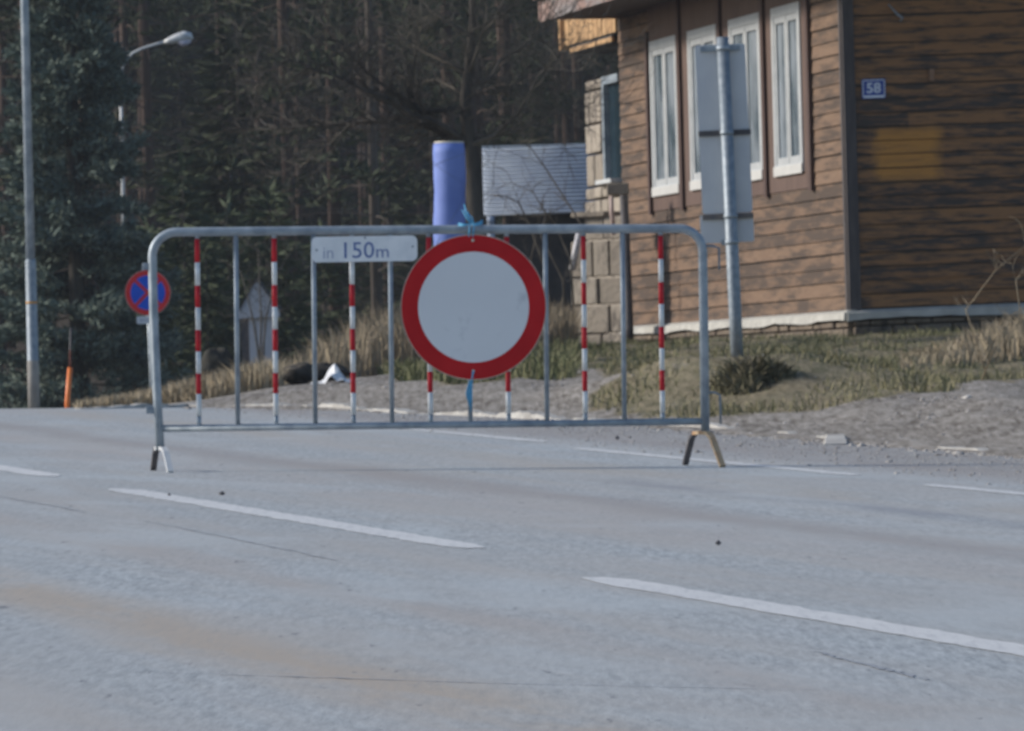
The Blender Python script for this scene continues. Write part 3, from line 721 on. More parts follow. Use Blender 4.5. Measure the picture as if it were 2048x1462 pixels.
for (a, b) in wins:
    m = MB(); t = .085; lbox(m, a, a + t, WB, WT, .0, .040); lbox(m, b - t, b, WB, WT, .0, .040); lbox(m, a + t, b - t, WT - t, WT, .0, .040); lbox(m, a + t, b - t, WB, WB + t, .0, .040)
    fr = m.build('window', WINWHITE, hs, bevel=.004)
    mid = (a + b) / 2
    for (c0, c1) in ((a + t, mid - .012), (mid + .012, b - t)):
        m = MB(); e = .062; z0, z1 = WB + t, WT - t
        lbox(m, c0, c0 + e, z0, z1, -.002, .030); lbox(m, c1 - e, c1, z0, z1, -.002, .030); lbox(m, c0 + e, c1 - e, z1 - e, z1, -.002, .030); lbox(m, c0 + e, c1 - e, z0, z0 + e, -.002, .030)
        m.build('sash', WINWHITE, fr, bevel=.003)
        m = MB(); lbox(m, c0 + e - .004, c1 - e + .004, z0 + e - .004, z1 - e + .004, .001, .010); m.build('pane', GLASS, fr)
    m = MB(); lbox(m, mid - .012, mid + .012, WB + t, WT - t, -.002, .034); m.build('mullion', WINWHITE, fr)
    m = MB(); lbox(m, a, b, WB - .015, WB + .075, .0405, .052); m.build('sill', SILLW, fr, bevel=.006)
# plaster ledge and rubble plinth
m = MB()
def ledge(at, dirv, nrm, length, z):
    n = 40; b = len(m.v)
    for i in range(n + 1):
        l = -.06 + (length + .06) * i / n; j = .012 * math.sin(l * 3.1) + random.uniform(-.006, .006)
        m.v += [at(l, z + .004, -.02), at(l, z + .004, .022), at(l, z - .02, .085 + j * .5), at(l, z - .085 + j, .090 + j * .5), at(l, z - .085 + j, -.02)]
    for i in range(n):
        for q in range(4):
            m.face((b + i * 5 + q, b + i * 5 + q + 1, b + i * 5 + 5 + q + 1, b + i * 5 + 5 + q))
    m.face([b + q for q in range(5)][::-1]); m.face([b + n * 5 + q for q in range(5)])
ledge(HL, LD, LN, LL, Z0); ledge(HR, RD, RN, RL, Z0)
m.build('plaster_ledge', PLASTER, hs)
m = MB()
def blocks(at, length, z0, z1, hmin, hmax, lmin, lmax, o0, o1, gap=.012):
    z = z0
    while z < z1 - .02:
        h = min(random.uniform(hmin, hmax), z1 - z); l = 0
        if z1 - z - h < hmin * .5: h = z1 - z
        while l < length - .02:
            ln = min(random.uniform(lmin, lmax), length - l)
            if length - l - ln < lmin * .5: ln = length - l
            a = at(l + ln / 2, z + h / 2, (o0 + o1) / 2 + random.uniform(-.012, .012))
            e1 = (at(1, z, 0) - at(0, z, 0)); e2 = (at(0, z, 1) - at(0, z, 0))
            m.box(a, e1 * (ln / 2 - gap / 2), e2 * ((o1 - o0) / 2), Vector((0, 0, h / 2 - gap / 2)), 0, random.random()); l += ln
        z += h
blocks(HL, LL, Z0 - .60, Z0 - .086, .09, .16, .12, .34, -.04, .055); blocks(HR, RL, Z0 - .60, Z0 - .086, .09, .16, .12, .34, -.04, .055)
m.build('plinth', PLINTH, hs, bevel=.012)
m = MB(); m.box(cc + Vector((0, 0, Z0 - .36)), LD * (LL / 2 - .01), RD * (RL / 2 - .01), Vector((0, 0, .30))); m.build('foundation', MORTAR, hs)
# roof: soffit, fascia, slab
EO = .80
ZF = EYE + 3.675
m = MB()
n_b = 8
for i in range(n_b):
    o0 = -.05 + (EO - .02) * i / n_b; o1 = -.05 + (EO - .02) * (i + 1) / n_b - .006
    m.box(HL(LL / 2 - .4, ZF + .055, (o0 + o1) / 2), LD * (LL / 2 + .38), LN * ((o1 - o0) / 2), Vector((0, 0, .012)), 0, random.random())
m.build('soffit', SOFFIT, hs)
m = MB(); lbox(m, -1.0, 9.62, ZF, ZF + .21, EO - .03, EO); fa = m.build('fascia', FASCIA, hs)
m = MB(); lbox(m, 9.56, 9.64, ZF + .02, ZF + .30, -.02, EO + .012); m.build('end_board', FASCIA, hs)
m = MB()
m.v += [HL(-1.05, ZF + .215, EO + .06), HL(9.7, ZF + .215, EO + .06), HL(9.7, ZF + 1.6, -RL / 2), HL(-1.05, ZF + 1.6, -RL / 2), HL(-1.05, ZF + .215, -RL - EO), HL(9.7, ZF + .215, -RL - EO)]
m.v += [v + Vector((0, 0, .09)) for v in m.v[:6]]
for q in ((0, 1, 2, 3), (3, 2, 5, 4), (7, 6, 9, 8), (8, 9, 10, 11), (0, 6, 7, 1), (0, 3, 9, 6), (3, 4, 10, 9), (4, 5, 11, 10), (1, 7, 8, 2), (2, 8, 11, 5)): m.face(q)
m.build('roof', simple('roof_tiles', (.10, .06, .05), (.15, .085, .07), 5, .85), hs)
m = MB(); m.prism([(0, ZT + .01), (0, ZF + .45), (RL / 2, ZF + 1.56), (RL, ZF + .45), (RL, ZT + .01)], HC + RN * -.05, RD, UPV, RN, .06); m.build('gable', SID_R, hs)
m = MB(); m.prism([(0, ZT + .01), (0, ZF + .45), (RL / 2, ZF + 1.56), (RL, ZF + .45), (RL, ZT + .01)], HC + LD * (LL - .01), RD, UPV, LD, .04); m.build('gable', SID_R, hs)
m = MB(); e0 = HR(-EO, ZF + .1, 1.0); m.box(HR(RL / 2, ZF + .16, .55), RD * (RL / 2 + EO - .05), RN * .5, Vector((0, 0, .02))); m.build('front_soffit', SOFFIT, hs)
# fittings on the front wall
m = MB(); q = HR(.66, EYE + 2.71 - .01, .035); q2 = P(1861, 150, 59.75)
m.box(Vector((q2.x, 0, q2.z)) + Vector((0, HR((q2 - HC).dot(RD), 0).y - .035, 0)), RD * .022, RN * .015, Vector((0, 0, .05))); m.build('wall_bracket', simple('old_brass', (.20, .10, .05), (.26, .15, .09), 9, .6), hs)
def onfront(px, py, off):                                  # a point on the front wall
    u, v = uv(px, py); n_ = Vector((RN.x, RN.y, 0)); O = HC + RN * off
    y = (O.dot(n_)) / (u * n_.x + n_.y); return Vector((u * y, y, EYE + v * y))
m = MB(); m.tube([onfront(1775, 8, .05), onfront(1793, 28, .06), onfront(1804, 36, .06), onfront(1798, 42, .05)], [.006, .010, .012, .008], 8); m.build('cable_hook', GALV_D, hs)
hn = onfront(1746, 177.5, .034)
hp = empty('house_number_plate', hn, 'blue enamel house number plate with white digits on the dark wall', 'sign')
RZ = (Vector((0, 0, 1)) - RD * 0.0).normalized(); RXs = (RD + Vector((0, 0, SH))).normalized()
m = MB(); m.prism(rrect(.103, .083, .012), hn - RN * .014, RXs, RZ, RN, .012); m.build('plate', simple('blue_enamel', (.012, .045, .26), (.02, .06, .32), 9, .3), hp)
WENAM = simple('white_enamel', (.55, .6, .7), (.62, .67, .75), 9, .35)
m = MB()
for (cx, cy, hw, hh) in ((0, .0735, .09, .0035), (0, -.066, .09, .010), (-.094, .004, .0035, .066), (.094, .004, .0035, .066)):
    m.box(hn + RXs * cx + RZ * cy + RN * -.0008, RXs * hw, RZ * hh, RN * .0008)
m.build('border', WENAM, hp)
text('digits', '58', hn + RXs * -.062 + RZ * -.036 + RN * -.002, RXs, RZ, RN, .124, .088, WENAM, hp, .0012, .02)

# stone walling, balcony boards and canopy beyond the far end of the side wall
st = empty('stone_wall', HL(9.7, 0, 0), 'pale sandstone block wall with a narrow dark window at the far end of the house', 'wall')
random.seed(33)
m = MB(); 
def HS(l, z, o): return HL(9.72 + l, z, o + .04)
blocks(HS, 1.75, gz(0.9, 70) - .2, EYE + 2.08, .22, .30, .35, .6, -.3, .0, .02)
m.build('lower_wall', STONE, st, bevel=.018)
m = MB(); blocks(lambda l, z, o: HL(10.52 + l, z, o + .04), .80, EYE + 2.08, EYE + 3.16, .20, .36, .30, .66, -.3, .0, .02); m.build('window_pier', STONE, st, bevel=.018)
m = MB(); lbox(m, 9.70, 10.54, EYE + 2.13, EYE + 3.14, -.08, -.03); w2 = m.build('window', DGLASS, st)
m = MB(); lbox(m, 10.42, 10.51, EYE + 2.1, EYE + 3.16, -.029, .03); lbox(m, 9.70, 10.42, EYE + 3.08, EYE + 3.16, -.029, .03); m.build('frame', GALV, w2)
m = MB(); lbox(m, 9.72, 10.5, EYE + 2.085, EYE + 2.125, .0, .12); m.build('sill', LAMP_SHELL, w2)
m = MB(); m.box(HL(10.5, EYE + .9, -.30), LD * .78, LN * .16, Vector((0, 0, 2.2))); m.build('backing', MORTAR, st)
# buttress
bo = P(1198, 690, 67.2); bo.z = gz(bo.x, bo.y)
bt = empty('stone_buttress', bo, 'stepped buttress of rough pale stone blocks beside the downpipe', 'buttress')
_a2 = math.radians(38); D1 = Vector((math.cos(_a2), -math.sin(_a2), 0)) ; N1 = Vector((-math.sin(_a2), -math.cos(_a2), 0))
bz = P(1198, 480, 67.2).z
def HB(l, z, o): return P(1143, 690, 67.4) * 1 - Vector((0, 0, P(1143, 690, 67.4).z)) + D1 * l + N1 * o + Vector((0, 0, z))
m = MB(); blocks(HB, .62, bo.z - .15, bz, .17, .30, .12, .36, -.12, 0, .016); m.build('lower_blocks', STONE, bt, bevel=.014)
m = MB(); blocks(lambda l, z, o: HB(l + .14, z, o - .05), .48, bz, P(1198, 432, 67.2).z, .20, .28, .22, .34, -.12, 0, .016); m.build('upper_blocks', STONE, bt, bevel=.014)
m = MB(); m.box(HB(.22, P(1200, 432, 67.2).z + .02, -.2), D1 * .2, N1 * .2, Vector((0, 0, .025))); m.build('coping', STONE, bt, bevel=.01)
m = MB(); q = P(1234, 378, 66.8); m.box(q, r0 * .105, BK * .09, UPV * .055); m.build('cap_stone', STONE, bt, bevel=.01)
m = MB(); a, b = P(1120, 470, 66.9), P(1150, 470, 66.9); m.tube([P(1158, 462, 66.6), P(1143, 540, 66.6)], .035, 6); m.build('prop', GREYWOOD, bt)
# downpipe / post
q0 = P(1257, 655, 67.0); q1 = P(1246, 385, 67.0)
dp = MB(); dp.tube([q0 - UPV * .12, q0, q1], .042, 12); tag(dp.build('downpipe', DARK_IRON, None, q0), 'dark vertical downpipe at the far corner of the timber wall', 'downpipe')
m = MB(); m.tube([P(1221, 392, 66.7), P(1222, 425, 66.7), P(1226, 470, 66.7)], .022, 8); o = m.build('pipe', simple('pale_pink_pipe', (.38, .28, .25), (.46, .36, .32), 8, .6), None, P(1221, 392, 66.7)); tag(o, 'short pale pinkish pipe on the stone buttress top', 'pipe')
# small canopy and fresh boards under the eaves
bc = empty('balcony', HL(10.4, EYE + 3.3, .3), 'fresh orange larch boarding of a small balcony under the roof overhang', 'balcony')
random.seed(8)
def onoff(px, py, off):
    u, v = uv(px, py); O = HC + LN * off; y = O.dot(LN) / (u * LN.x + LN.y); return Vector((u * y, y, EYE + v * y))
oB = .02
pa, pb = onoff(1128, 93, oB), onoff(1232, 60, oB)
la, lb_ = (pa - HC).dot(LD), (pb - HC).dot(LD)
m = MB(); l = 9.69; zb_ = pa.z
while l < la - .02:
    w_ = min(random.uniform(.10, .14), la - l)
    m.box(HL(l + w_ / 2, zb_ + .30, oB + random.uniform(-.004, .004)), LD * (w_ / 2 - .011), LN * .011, UPV * .30, 0, random.random()); l += w_
m.build('boarding', NEWWOOD, bc)
m = MB(); m.box(HL(la + .02, zb_ + .28, oB), LD * .045, LN * .05, UPV * .32); m.build('corner_post', NEWWOOD, bc)
cn = empty('canopy', HL(10.3, EYE + 3.16, .4), 'small sloping canopy with a pale wooden edge over the stone wall', 'canopy')
oC = .07
a, b = onoff(1140, 101, oC), onoff(1236, 74, oC)
m = MB(); lo_, hi_ = (b - HC).dot(LD), (a - HC).dot(LD); zc = (a.z + b.z) / 2
lbox(m, 9.68, hi_, zc - .022, zc + .022, oC - .02, oC + .01); m.build('edge_board', NEWWOOD, cn)
m = MB(); lbox(m, 9.68, hi_ - .01, zc - .035, zc - .024, -.3, oC - .005); m.build('boards', SHED_DARK, cn)
m = MB(); m.v += [HL(9.68, zc + .024, oC), HL(hi_, zc + .024, oC), HL(hi_, zc + .05, -.3), HL(9.68, zc + .05, -.3)]; m.v += [v + Vector((0, 0, .02)) for v in m.v[:4]]
for q in ((0, 3, 2, 1), (4, 5, 6, 7), (0, 1, 5, 4), (1, 2, 6, 5), (2, 3, 7, 6), (3, 0, 4, 7)): m.face(q)
m.build('roof_sheet', SHED_DARK, cn)

# ------------------------------------------------------------------ corrugated shed, blue pipe, grey hut, log pile
d = 80; kk = F / d
sx0 = P(966, 440, d); 
sh = empty('shed', Vector((sx0.x, d, gz(sx0.x, d))), 'low shed clad in blue-grey corrugated metal sheet behind the bare tree', 'shed')
m = MB(); ztop0 = P(966, 294, d).z; zb = P(966, 432, d).z; wdt = 2.6; nr = 17
sl = Vector((0, 0, -.012))
rows = nr * 6
b = len(m.v)
for i in range(rows + 1):
    t = i / rows; zz = ztop0 + (zb - ztop0) * t; off = .013 * math.cos(2 * math.pi * t * nr) - .28 * t
    m.v += [Vector((sx0.x, d + .3 + off, zz)), Vector((sx0.x + wdt, d + .3 + off, zz - wdt * -.006))]
for i in range(rows): m.face((b + 2 * i, b + 2 * i + 2, b + 2 * i + 3, b + 2 * i + 1), 0, True)
rf = m.build('corrugated_roof', CORR, sh); sm_ = rf.modifiers.new('solid', 'SOLIDIFY'); sm_.thickness = .004
m = MB(); m.box(Vector((sx0.x + wdt / 2 + .15, d + .9, (zb + sh.location.z) / 2)), r0 * (wdt / 2 - .1), BK * .5, UPV * ((zb - sh.location.z) / 2 + .12)); m.build('boarded_wall', SHED_DARK, sh)
m = MB(); nr2 = 14
b = len(m.v); zl = sh.location.z
for i in range(nr2 * 6 + 1):
    t = i / (nr2 * 6); zz = zb - .005 + (zl - .05 - zb) * t; off = .011 * math.cos(2 * math.pi * t * nr2)
    m.v += [Vector((sx0.x + .035, d + off, zz)), Vector((sx0.x + .12, d + off, zz))]
for i in range(nr2 * 6): m.face((b + 2 * i, b + 2 * i + 2, b + 2 * i + 3, b + 2 * i + 1), 0, True)
ps = m.build('corner_strip', CORR, sh); ps.modifiers.new('solid', 'SOLIDIFY').thickness = .006
m = MB(); m.box(Vector((sx0.x + wdt / 2, d + .33, ztop0 + .012)), r0 * (wdt / 2), BK * .03, UPV * .012); m.build('ridge_strip', LAMP_SHELL, sh)

d = 55; q0 = P(900, 738, d); q0.z = gz(q0.x, q0.y) - .05; q1 = P(896.5, 287, d); ax = (q1 - q0)
bp = empty('wrapped_pipe', q0, 'upright thick pipe wrapped in blue plastic sheet beside the tree trunk', 'pipe')
m = MB(); pts = []; rad = []
for i in range(25):
    t = i / 24; pts.append(q0 + ax * t + Vector((.004 * math.sin(t * 17), 0, 0))); rad.append(.126 + .003 * math.sin(t * 23) + .002 * math.sin(t * 61))
m.tube(pts, rad, 28); m.build('wrapping', BLUEPIPE, bp)
m = MB(); m.tube([q1, q1 + ax.normalized() * .015], .118, 28); m.build('end_cap', RIM, bp)
for (t0, t1, s_) in ((.52, .80, 1), (.62, .30, -1), (.93, .80, 1), (.90, .96, 1)):
    m = MB(); pp = []
    for i in range(13):
        a = math.pi * (1.05 + .9 * i / 12); t = t0 + (t1 - t0) * i / 12
        pp.append(q0 + ax * t + Vector((math.cos(a) * .1285, math.sin(a) * .1285, 0)))
    m.tube(pp, .0025, 5); m.build('cord', INK, bp)

d = 92; kk = F / d
h0 = P(520, 752, d); h0.z = gz(h0.x, h0.y)
hu = empty('gabled_hut', h0, 'small silver-grey board hut with a steep gabled front by the dry grass', 'hut')
gt = P(515, 558, d); be = P(515, 632, d).z
FRT = [((478 - 521) / kk, be - .03), ((478 - 521) / kk, be + .06), ((515 - 521) / kk, gt.z), ((560 - 521) / kk, be + .07), ((560 - 521) / kk, be - .02)]
hx = Vector((P(521, 700, d).x, d, 0))
m = MB(); z1 = be; w0_, w1_ = (497 - 521) / kk, (547 - 521) / kk; xx = w0_
random.seed(4)
while xx < w1_ - .01:
    ww = min(random.uniform(.09, .14), w1_ - xx); m.box(hx + Vector((xx + ww / 2, random.uniform(-.005, .005), (h0.z - .1 + z1) / 2)), r0 * (ww / 2 - .004), BK * .012, UPV * ((z1 - h0.z + .1) / 2), 0, random.random()); xx += ww
m.box(hx + Vector(((w0_ + w1_) / 2, .35, (h0.z + z1) / 2)), r0 * ((w1_ - w0_) / 2 - .01), BK * .33, UPV * ((z1 - h0.z) / 2)); m.build('front_boards', GREYWOOD, hu)
m = MB(); m.prism(FRT, hx + FR * .05, r0, UPV, FR, .022); m.build('gable', GREYWOOD, hu)
m = MB()
for s_, e_ in ((0, 1), (3, 2)):
    pass
a_, t_, c_ = FRT[1], FRT[2], FRT[3]
for (p, q) in ((a_, t_), (t_, c_)):
    p0 = hx + Vector((p[0], 0, p[1] + .012)); p1 = hx + Vector((q[0], 0, q[1] + .012)); mid = (p0 + p1) / 2 + Vector((0, .32, 0)); dv = (p1 - p0) / 2
    m.box(mid, dv, BK * .42, dv.cross(BK).normalized() * .010)
m.build('roof', SHED_DARK, hu)
m = MB(); m.box(hx + Vector(((488.5 - 521) / kk, .1, (h0.z + be) / 2 - .03)), r0 * (8 / kk), BK * .06, UPV * ((be - h0.z) / 2)); m.build('post', DARK_IRON, hu)

def lumpy(name, c_, rad, mat, lab, cat, seed, n=14, amp=.28):
    r_ = np.random.default_rng(seed); me = MB(); ph = r_.uniform(0, 6.28, 8)
    for i in range(n + 1):
        th = math.pi * i / n
        for j in range(2 * n):
            f_ = 2 * math.pi * j / (2 * n)
            dx, dy, dz = math.sin(th) * math.cos(f_), math.sin(th) * math.sin(f_), math.cos(th)
            k = 1 + amp * (math.sin(3 * dx + ph[0]) * math.sin(4 * dy + ph[1]) * .5 + math.sin(6 * dz + 4 * dx + ph[2]) * .3 + math.sin(9 * dx + ph[3]) * math.sin(8 * dz + ph[4]) * .25) + r_.normal(0, .03)
            me.v.append(Vector((c_.x + dx * rad[0] * k, c_.y + dy * rad[1] * k, c_.z + dz * rad[2] * k)))
    for i in range(n):
        for j in range(2 * n): me.face((i * 2 * n + j, (i + 1) * 2 * n + j, (i + 1) * 2 * n + (j + 1) % (2 * n), i * 2 * n + (j + 1) % (2 * n)), 0, True)
    return tag(me.build(name, mat, None, c_), lab, cat)
lumpy('log', P(598, 748, 51.2), (.125, .12, .075), ROCK, 'dark rough chunk of log at the edge of the grey verge', 'log', 1)
lumpy('log', P(655, 745, 51.5), (.17, .10, .068), ROCK, 'long dark log lying behind the crumpled white plastic sheet', 'log', 2)
lumpy('boulder', P(432, 735, 62), (.17, .14, .17), BOULDER, 'rounded dark boulder standing in the dry grass behind the striped bar', 'boulder', 3)
# crumpled plastic
m = MB(); n = 14; cs = P(668, 752, 50.6)
for i in range(n + 1):
    for j in range(n + 1):
        u_, v_ = i / n - .5, j / n - .5
        zz = gz(cs.x + u_ * .28, cs.y + v_ * .35) + .012 + max(0, .125 - abs(u_ + .02) * .55) * (0.75 + .5 * math.sin(7 * v_ + 3 * u_)) * (1 - abs(v_) * 1.2) + .018 * math.sin(19 * u_ + 5 * v_) * math.cos(13 * v_)
        m.v.append(Vector((cs.x + u_ * (.34 + .1 * v_), cs.y + v_ * .35 - .05 * u_, zz + (.03 - .09 * abs(u_)) * (abs(v_) < .45))))
for i in range(n):
    for j in range(n): m.face((i * (n + 1) + j, (i + 1) * (n + 1) + j, (i + 1) * (n + 1) + j + 1, i * (n + 1) + j + 1), 0, False)
o = m.build('plastic_sheet', CLOTH, None, cs); o.modifiers.new('solid', 'SOLIDIFY').thickness = .002; tag(o, 'crumpled white plastic sheet lying against the dark logs', 'plastic sheet')

# ------------------------------------------------------------------ vegetation
def sprigs(pos, dirs, ln, wd, seed=0, roll=None):
    r_ = np.random.default_rng(seed); n = len(pos)
    dirs = dirs / np.linalg.norm(dirs, axis=1)[:, None]
    a = r_.normal(size=(n, 3)); side = np.cross(dirs, a); side /= np.linalg.norm(side, axis=1)[:, None]
    p0 = pos; tip = pos + dirs * ln[:, None]; mid = pos + dirs * (ln * .45)[:, None]
    v = np.stack([p0, mid + side * wd[:, None], tip, mid - side * wd[:, None]], 1).reshape(-1, 3)
    f = np.arange(4 * n).reshape(-1, 4); return v, f
def tree_mesh(name, tv, tf, mats, parent, rnd, midx=None):
    return np_mesh(name, tv, tf, mats, parent, rnd, midx)
def spruce_geo(H, R, seed, dens=1.0, spacing=.27, z_lo=.15, spr=.27, pw=.75, wf=1.0):
    r_ = np.random.default_rng(seed); pos, dr_, ln, wd = [], [], [], []; limbs = []
    z = z_lo
    while z < H - .1:
        fr_ = 1 - z / H; nb = int(5 + 3 * r_.random() + 2 * fr_); a0 = r_.uniform(0, 6.28)
        for b in range(nb):
            az = a0 + 2 * math.pi * b / nb + r_.normal(0, .25); L_ = R * (fr_ ** pw) * r_.uniform(.70, 1.12) + .10
            dirh = np.array([math.cos(az), math.sin(az), 0]); zz = z + r_.normal(0, .06)
            droop = r_.uniform(.18, .40)
            def pt(t): return dirh * L_ * t + np.array([0, 0, zz + L_ * (.12 * t - droop * t * (1 - t * .62) * 1.2)])
            limbs.append([pt(t) for t in (0, .35, .7, 1)])
            ns_ = max(8, int(105 * dens * L_ / 1.2)); ts_ = r_.uniform(.10, 1, ns_)
            for t in ts_:
                p = pt(t); q = pt(min(1, t + .05)); q2 = pt(max(0, t - .05)); tg = (q - q2); tg /= np.linalg.norm(tg) + 1e-9
                sd = np.array([-dirh[1], dirh[0], 0]) * r_.choice([-1, 1])
                w_ = (1 - t * .8) * .30 * L_
                p = p + sd * r_.random() * w_ + np.array([0, 0, -.05 * r_.random()])
                dd = tg * r_.uniform(.5, 1.1) + sd * r_.uniform(.1, .8) + np.array([0, 0, r_.uniform(-.45, .25)])
                pos.append(p); dr_.append(dd); ln.append(spr * r_.uniform(.6, 1.25)); wd.append(spr * wf * r_.uniform(.055, .10))
        z += spacing * r_.uniform(.8, 1.2)
    for k in range(10): pos.append(np.array([0, 0, H - .5 + .05 * k])); dr_.append(np.array([r_.normal(0, .5), r_.normal(0, .5), 1])); ln.append(.3); wd.append(.04)
    return np.array(pos), np.array(dr_), np.array(ln), np.array(wd), limbs
def tuft_spruce_geo(H, R, seed):
    r_ = np.random.default_rng(seed); pos, dr_, ln, wd = [], [], [], []; limbs = []; z = .15
    while z < H - .15:
        fr_ = 1 - z / H
        for b in range(int(5 + 4 * r_.random())):
            az = r_.uniform(0, 6.28); L_ = R * fr_ ** 1.25 * r_.uniform(.55, 1.12) + .12; zz = z + r_.normal(0, .12)
            dirh = np.array([math.cos(az), math.sin(az), 0]); sdv = np.array([-dirh[1], dirh[0], 0]); droop = r_.uniform(.1, .55); lift = r_.uniform(0, .30)
            def pt(t): return dirh * L_ * t + np.array([0, 0, zz - L_ * droop * t * (1 - .45 * t) + L_ * lift * t ** 3])
            limbs.append([pt(t) for t in (0, .35, .7, 1)])
            for k in range(int(9 + 17 * L_)):
                t = r_.uniform(.25, 1.0); c_ = pt(t) + sdv * r_.normal(0, .16 * L_ * (1.15 - t)) + r_.normal(0, .03, 3); n = 16
                dv = r_.normal(size=(n, 3)) * .55 + dirh * .75 + np.array([0, 0, .25])
                pos.append(np.repeat(c_[None], n, 0) + r_.normal(0, .035, (n, 3))); dr_.append(dv); ln.append(r_.uniform(.10, .21, n)); wd.append(r_.uniform(.012, .022, n))
        z += r_.uniform(.17, .27)
    return np.concatenate(pos), np.concatenate(dr_), np.concatenate(ln), np.concatenate(wd), limbs
def make_conifer(name, loc, geo, H, tr, leaf, bark, label, cat, group, seed, lean=0.0, limbs_on=True):
    pos, dr_, ln, wd, limbs = geo
    root = empty(name, loc, label, cat, group)
    m = MB(); o = WL[root.name]
    m.tube([o + Vector((0, 0, -.3)), o + Vector((lean * .3, 0, H * .4)), o + Vector((lean, 0, H * .985))], [tr * 1.1, tr * .7, tr * .06], 9)
    if limbs_on:
        for lb in limbs: m.tube([o + Vector(p) for p in lb], [tr * .14, tr * .11, tr * .07, tr * .03], 3, caps=False)
    m.build('trunk', bark, root)
    v, f = sprigs(pos, dr_, ln, wd, seed)
    tree_mesh('crown', v, f, leaf, root, np.random.default_rng(seed).random(len(f)))
    return root
def copy_tree(root, loc, rz, sc_, label=None, group=None):
    r = root.copy(); COL.objects.link(r); r.location = loc; r.rotation_euler = (0, 0, rz); r.scale = (sc_, sc_, sc_)
    if label: r['label'] = label
    if group: r['group'] = group
    for ch in list(root.children):
        c_ = ch.copy(); COL.objects.link(c_); c_.parent = r
    return r
# the big spruce
q = P(158, 800, 110); q.z = gz(q.x, q.y)
make_conifer('spruce_tree', q, tuft_spruce_geo(11.4, 1.75, 5), 11.4, .14, SPRUCE_N, BARK, 'big blue-green spruce reaching out of the picture beside the street lamp column', 'tree', None, 5)
# young conifers at the forest edge
yg = None
for i, (px, top, dd, lab) in enumerate(((372, 315, 118, 'young light green pine sapling next to the far street lamp'), (545, 360, 116, 'young pine whose pale green pointed top shows above the grey hut'),
                            (460, 400, 124, 'low young pine between the two taller saplings at the forest edge'), (300, 430, 116, 'small young conifer close to the right side of the big spruce'), (650, 455, 120, 'small dark young conifer above the white distance plate'), (415, 470, 112, 'short bushy young conifer behind the first striped bar'))):
    b = P(px, 700, dd); b.z = gz(b.x, b.y); H = P(px, top, dd).z - b.z
    if yg is None: yg = make_conifer('young_conifer', b, spruce_geo(3.5, .75, 40, 1.1, .26, .1, .26), 3.5, .04, YOUNG_N, BARK, lab, 'tree', 'young conifers at the forest edge', 40); yg.scale = (H / 3.5,) * 3
    else: copy_tree(yg, b, i * 1.3, H / 3.5, lab)
# pines of the forest
def pine_geo(H, seed, lo=.28):
    r_ = np.random.default_rng(seed); pos, dr_, ln, wd, limbs = [], [], [], [], []
    z = H * .1
    while z < H * .97:
        fr_ = z / H
        live = fr_ > lo + r_.normal(0, .06)
        nb = r_.integers(2, 5) if live else r_.integers(1, 4)
        for b in range(nb):
            az = r_.uniform(0, 6.28); L_ = (2.3 * (1 - fr_) ** .6 + .5) * r_.uniform(.6, 1.15)
            if not live: L_ *= r_.uniform(.35, .8)
            dirh = np.array([math.cos(az), math.sin(az), 0]); rise = r_.uniform(-.15, .35)
            def pt(t): return dirh * L_ * t + np.array([0, 0, z + L_ * (rise * t - .25 * t * t)])
            limbs.append([pt(t) for t in (0, .35, .7, 1)])
            if live or r_.random() < .12:
                for c_ in range(int(4 + 4 * L_ / 2)):
                    t = r_.uniform(.35, 1.02); cp = pt(t) + r_.normal(0, .16, 3)
                    for s_ in range(17):
                        dv = r_.normal(size=3); dv[2] = abs(dv[2]) * .6 + .1
                        pos.append(cp + dv * .05); dr_.append(dv); ln.append(r_.uniform(.18, .36)); wd.append(r_.uniform(.018, .032))
        z += r_.uniform(.35, .6)
    return np.array(pos), np.array(dr_), np.array(ln), np.array(wd), limbs
random.seed(77)
protos = []
GRP = 'tall pines of the dark forest behind'
PLAB = 'tall thin-trunked pine standing in the dark forest behind the road'
for i in range(4):
    H = (17, 19, 21, 16)[i]
    b = Vector(((-12 + i * 7.5), 138 + i * 7, 0)); b.z = gz(b.x, b.y)
    protos.append(make_conifer('pine_tree', b, pine_geo(H, 60 + i, (.46, .55, .60, .42)[i]), H, (.13, .15, .16, .12)[i], PINE_N, PINEBARK, PLAB, 'tree', GRP, 60 + i, lean=(.3, -.2, .15, -.35)[i]))
spots = []
tries = 0
while len(spots) < 84 and tries < 6000:
    tries += 1
    dd = random.uniform(132, 235); xx = random.uniform(-1, 1) * (dd * .0785 + 1.5)
    if all((xx - a) ** 2 + ((dd - b) * .45) ** 2 > 1.6 ** 2 for a, b in spots): spots.append((xx, dd))
for i, (xx, dd) in enumerate(spots):
    copy_tree(protos[i % 4], (xx, dd, gz(xx, dd)), random.uniform(0, 6.28), random.uniform(.85, 1.2))
# one nearer pale trunk
b = P(755, 720, 128); b.z = gz(b.x, b.y)
make_conifer('pine_tree', b, pine_geo(18, 91, .30), 18, .105, PINE_N, simple('grey_pine_bark', (.085, .070, .060), (.12, .10, .085), 5, .95, stretch=(1, 1, .3)), 'slender pine with a pale grey-brown trunk left of the blue pipe', 'tree', None, 91)
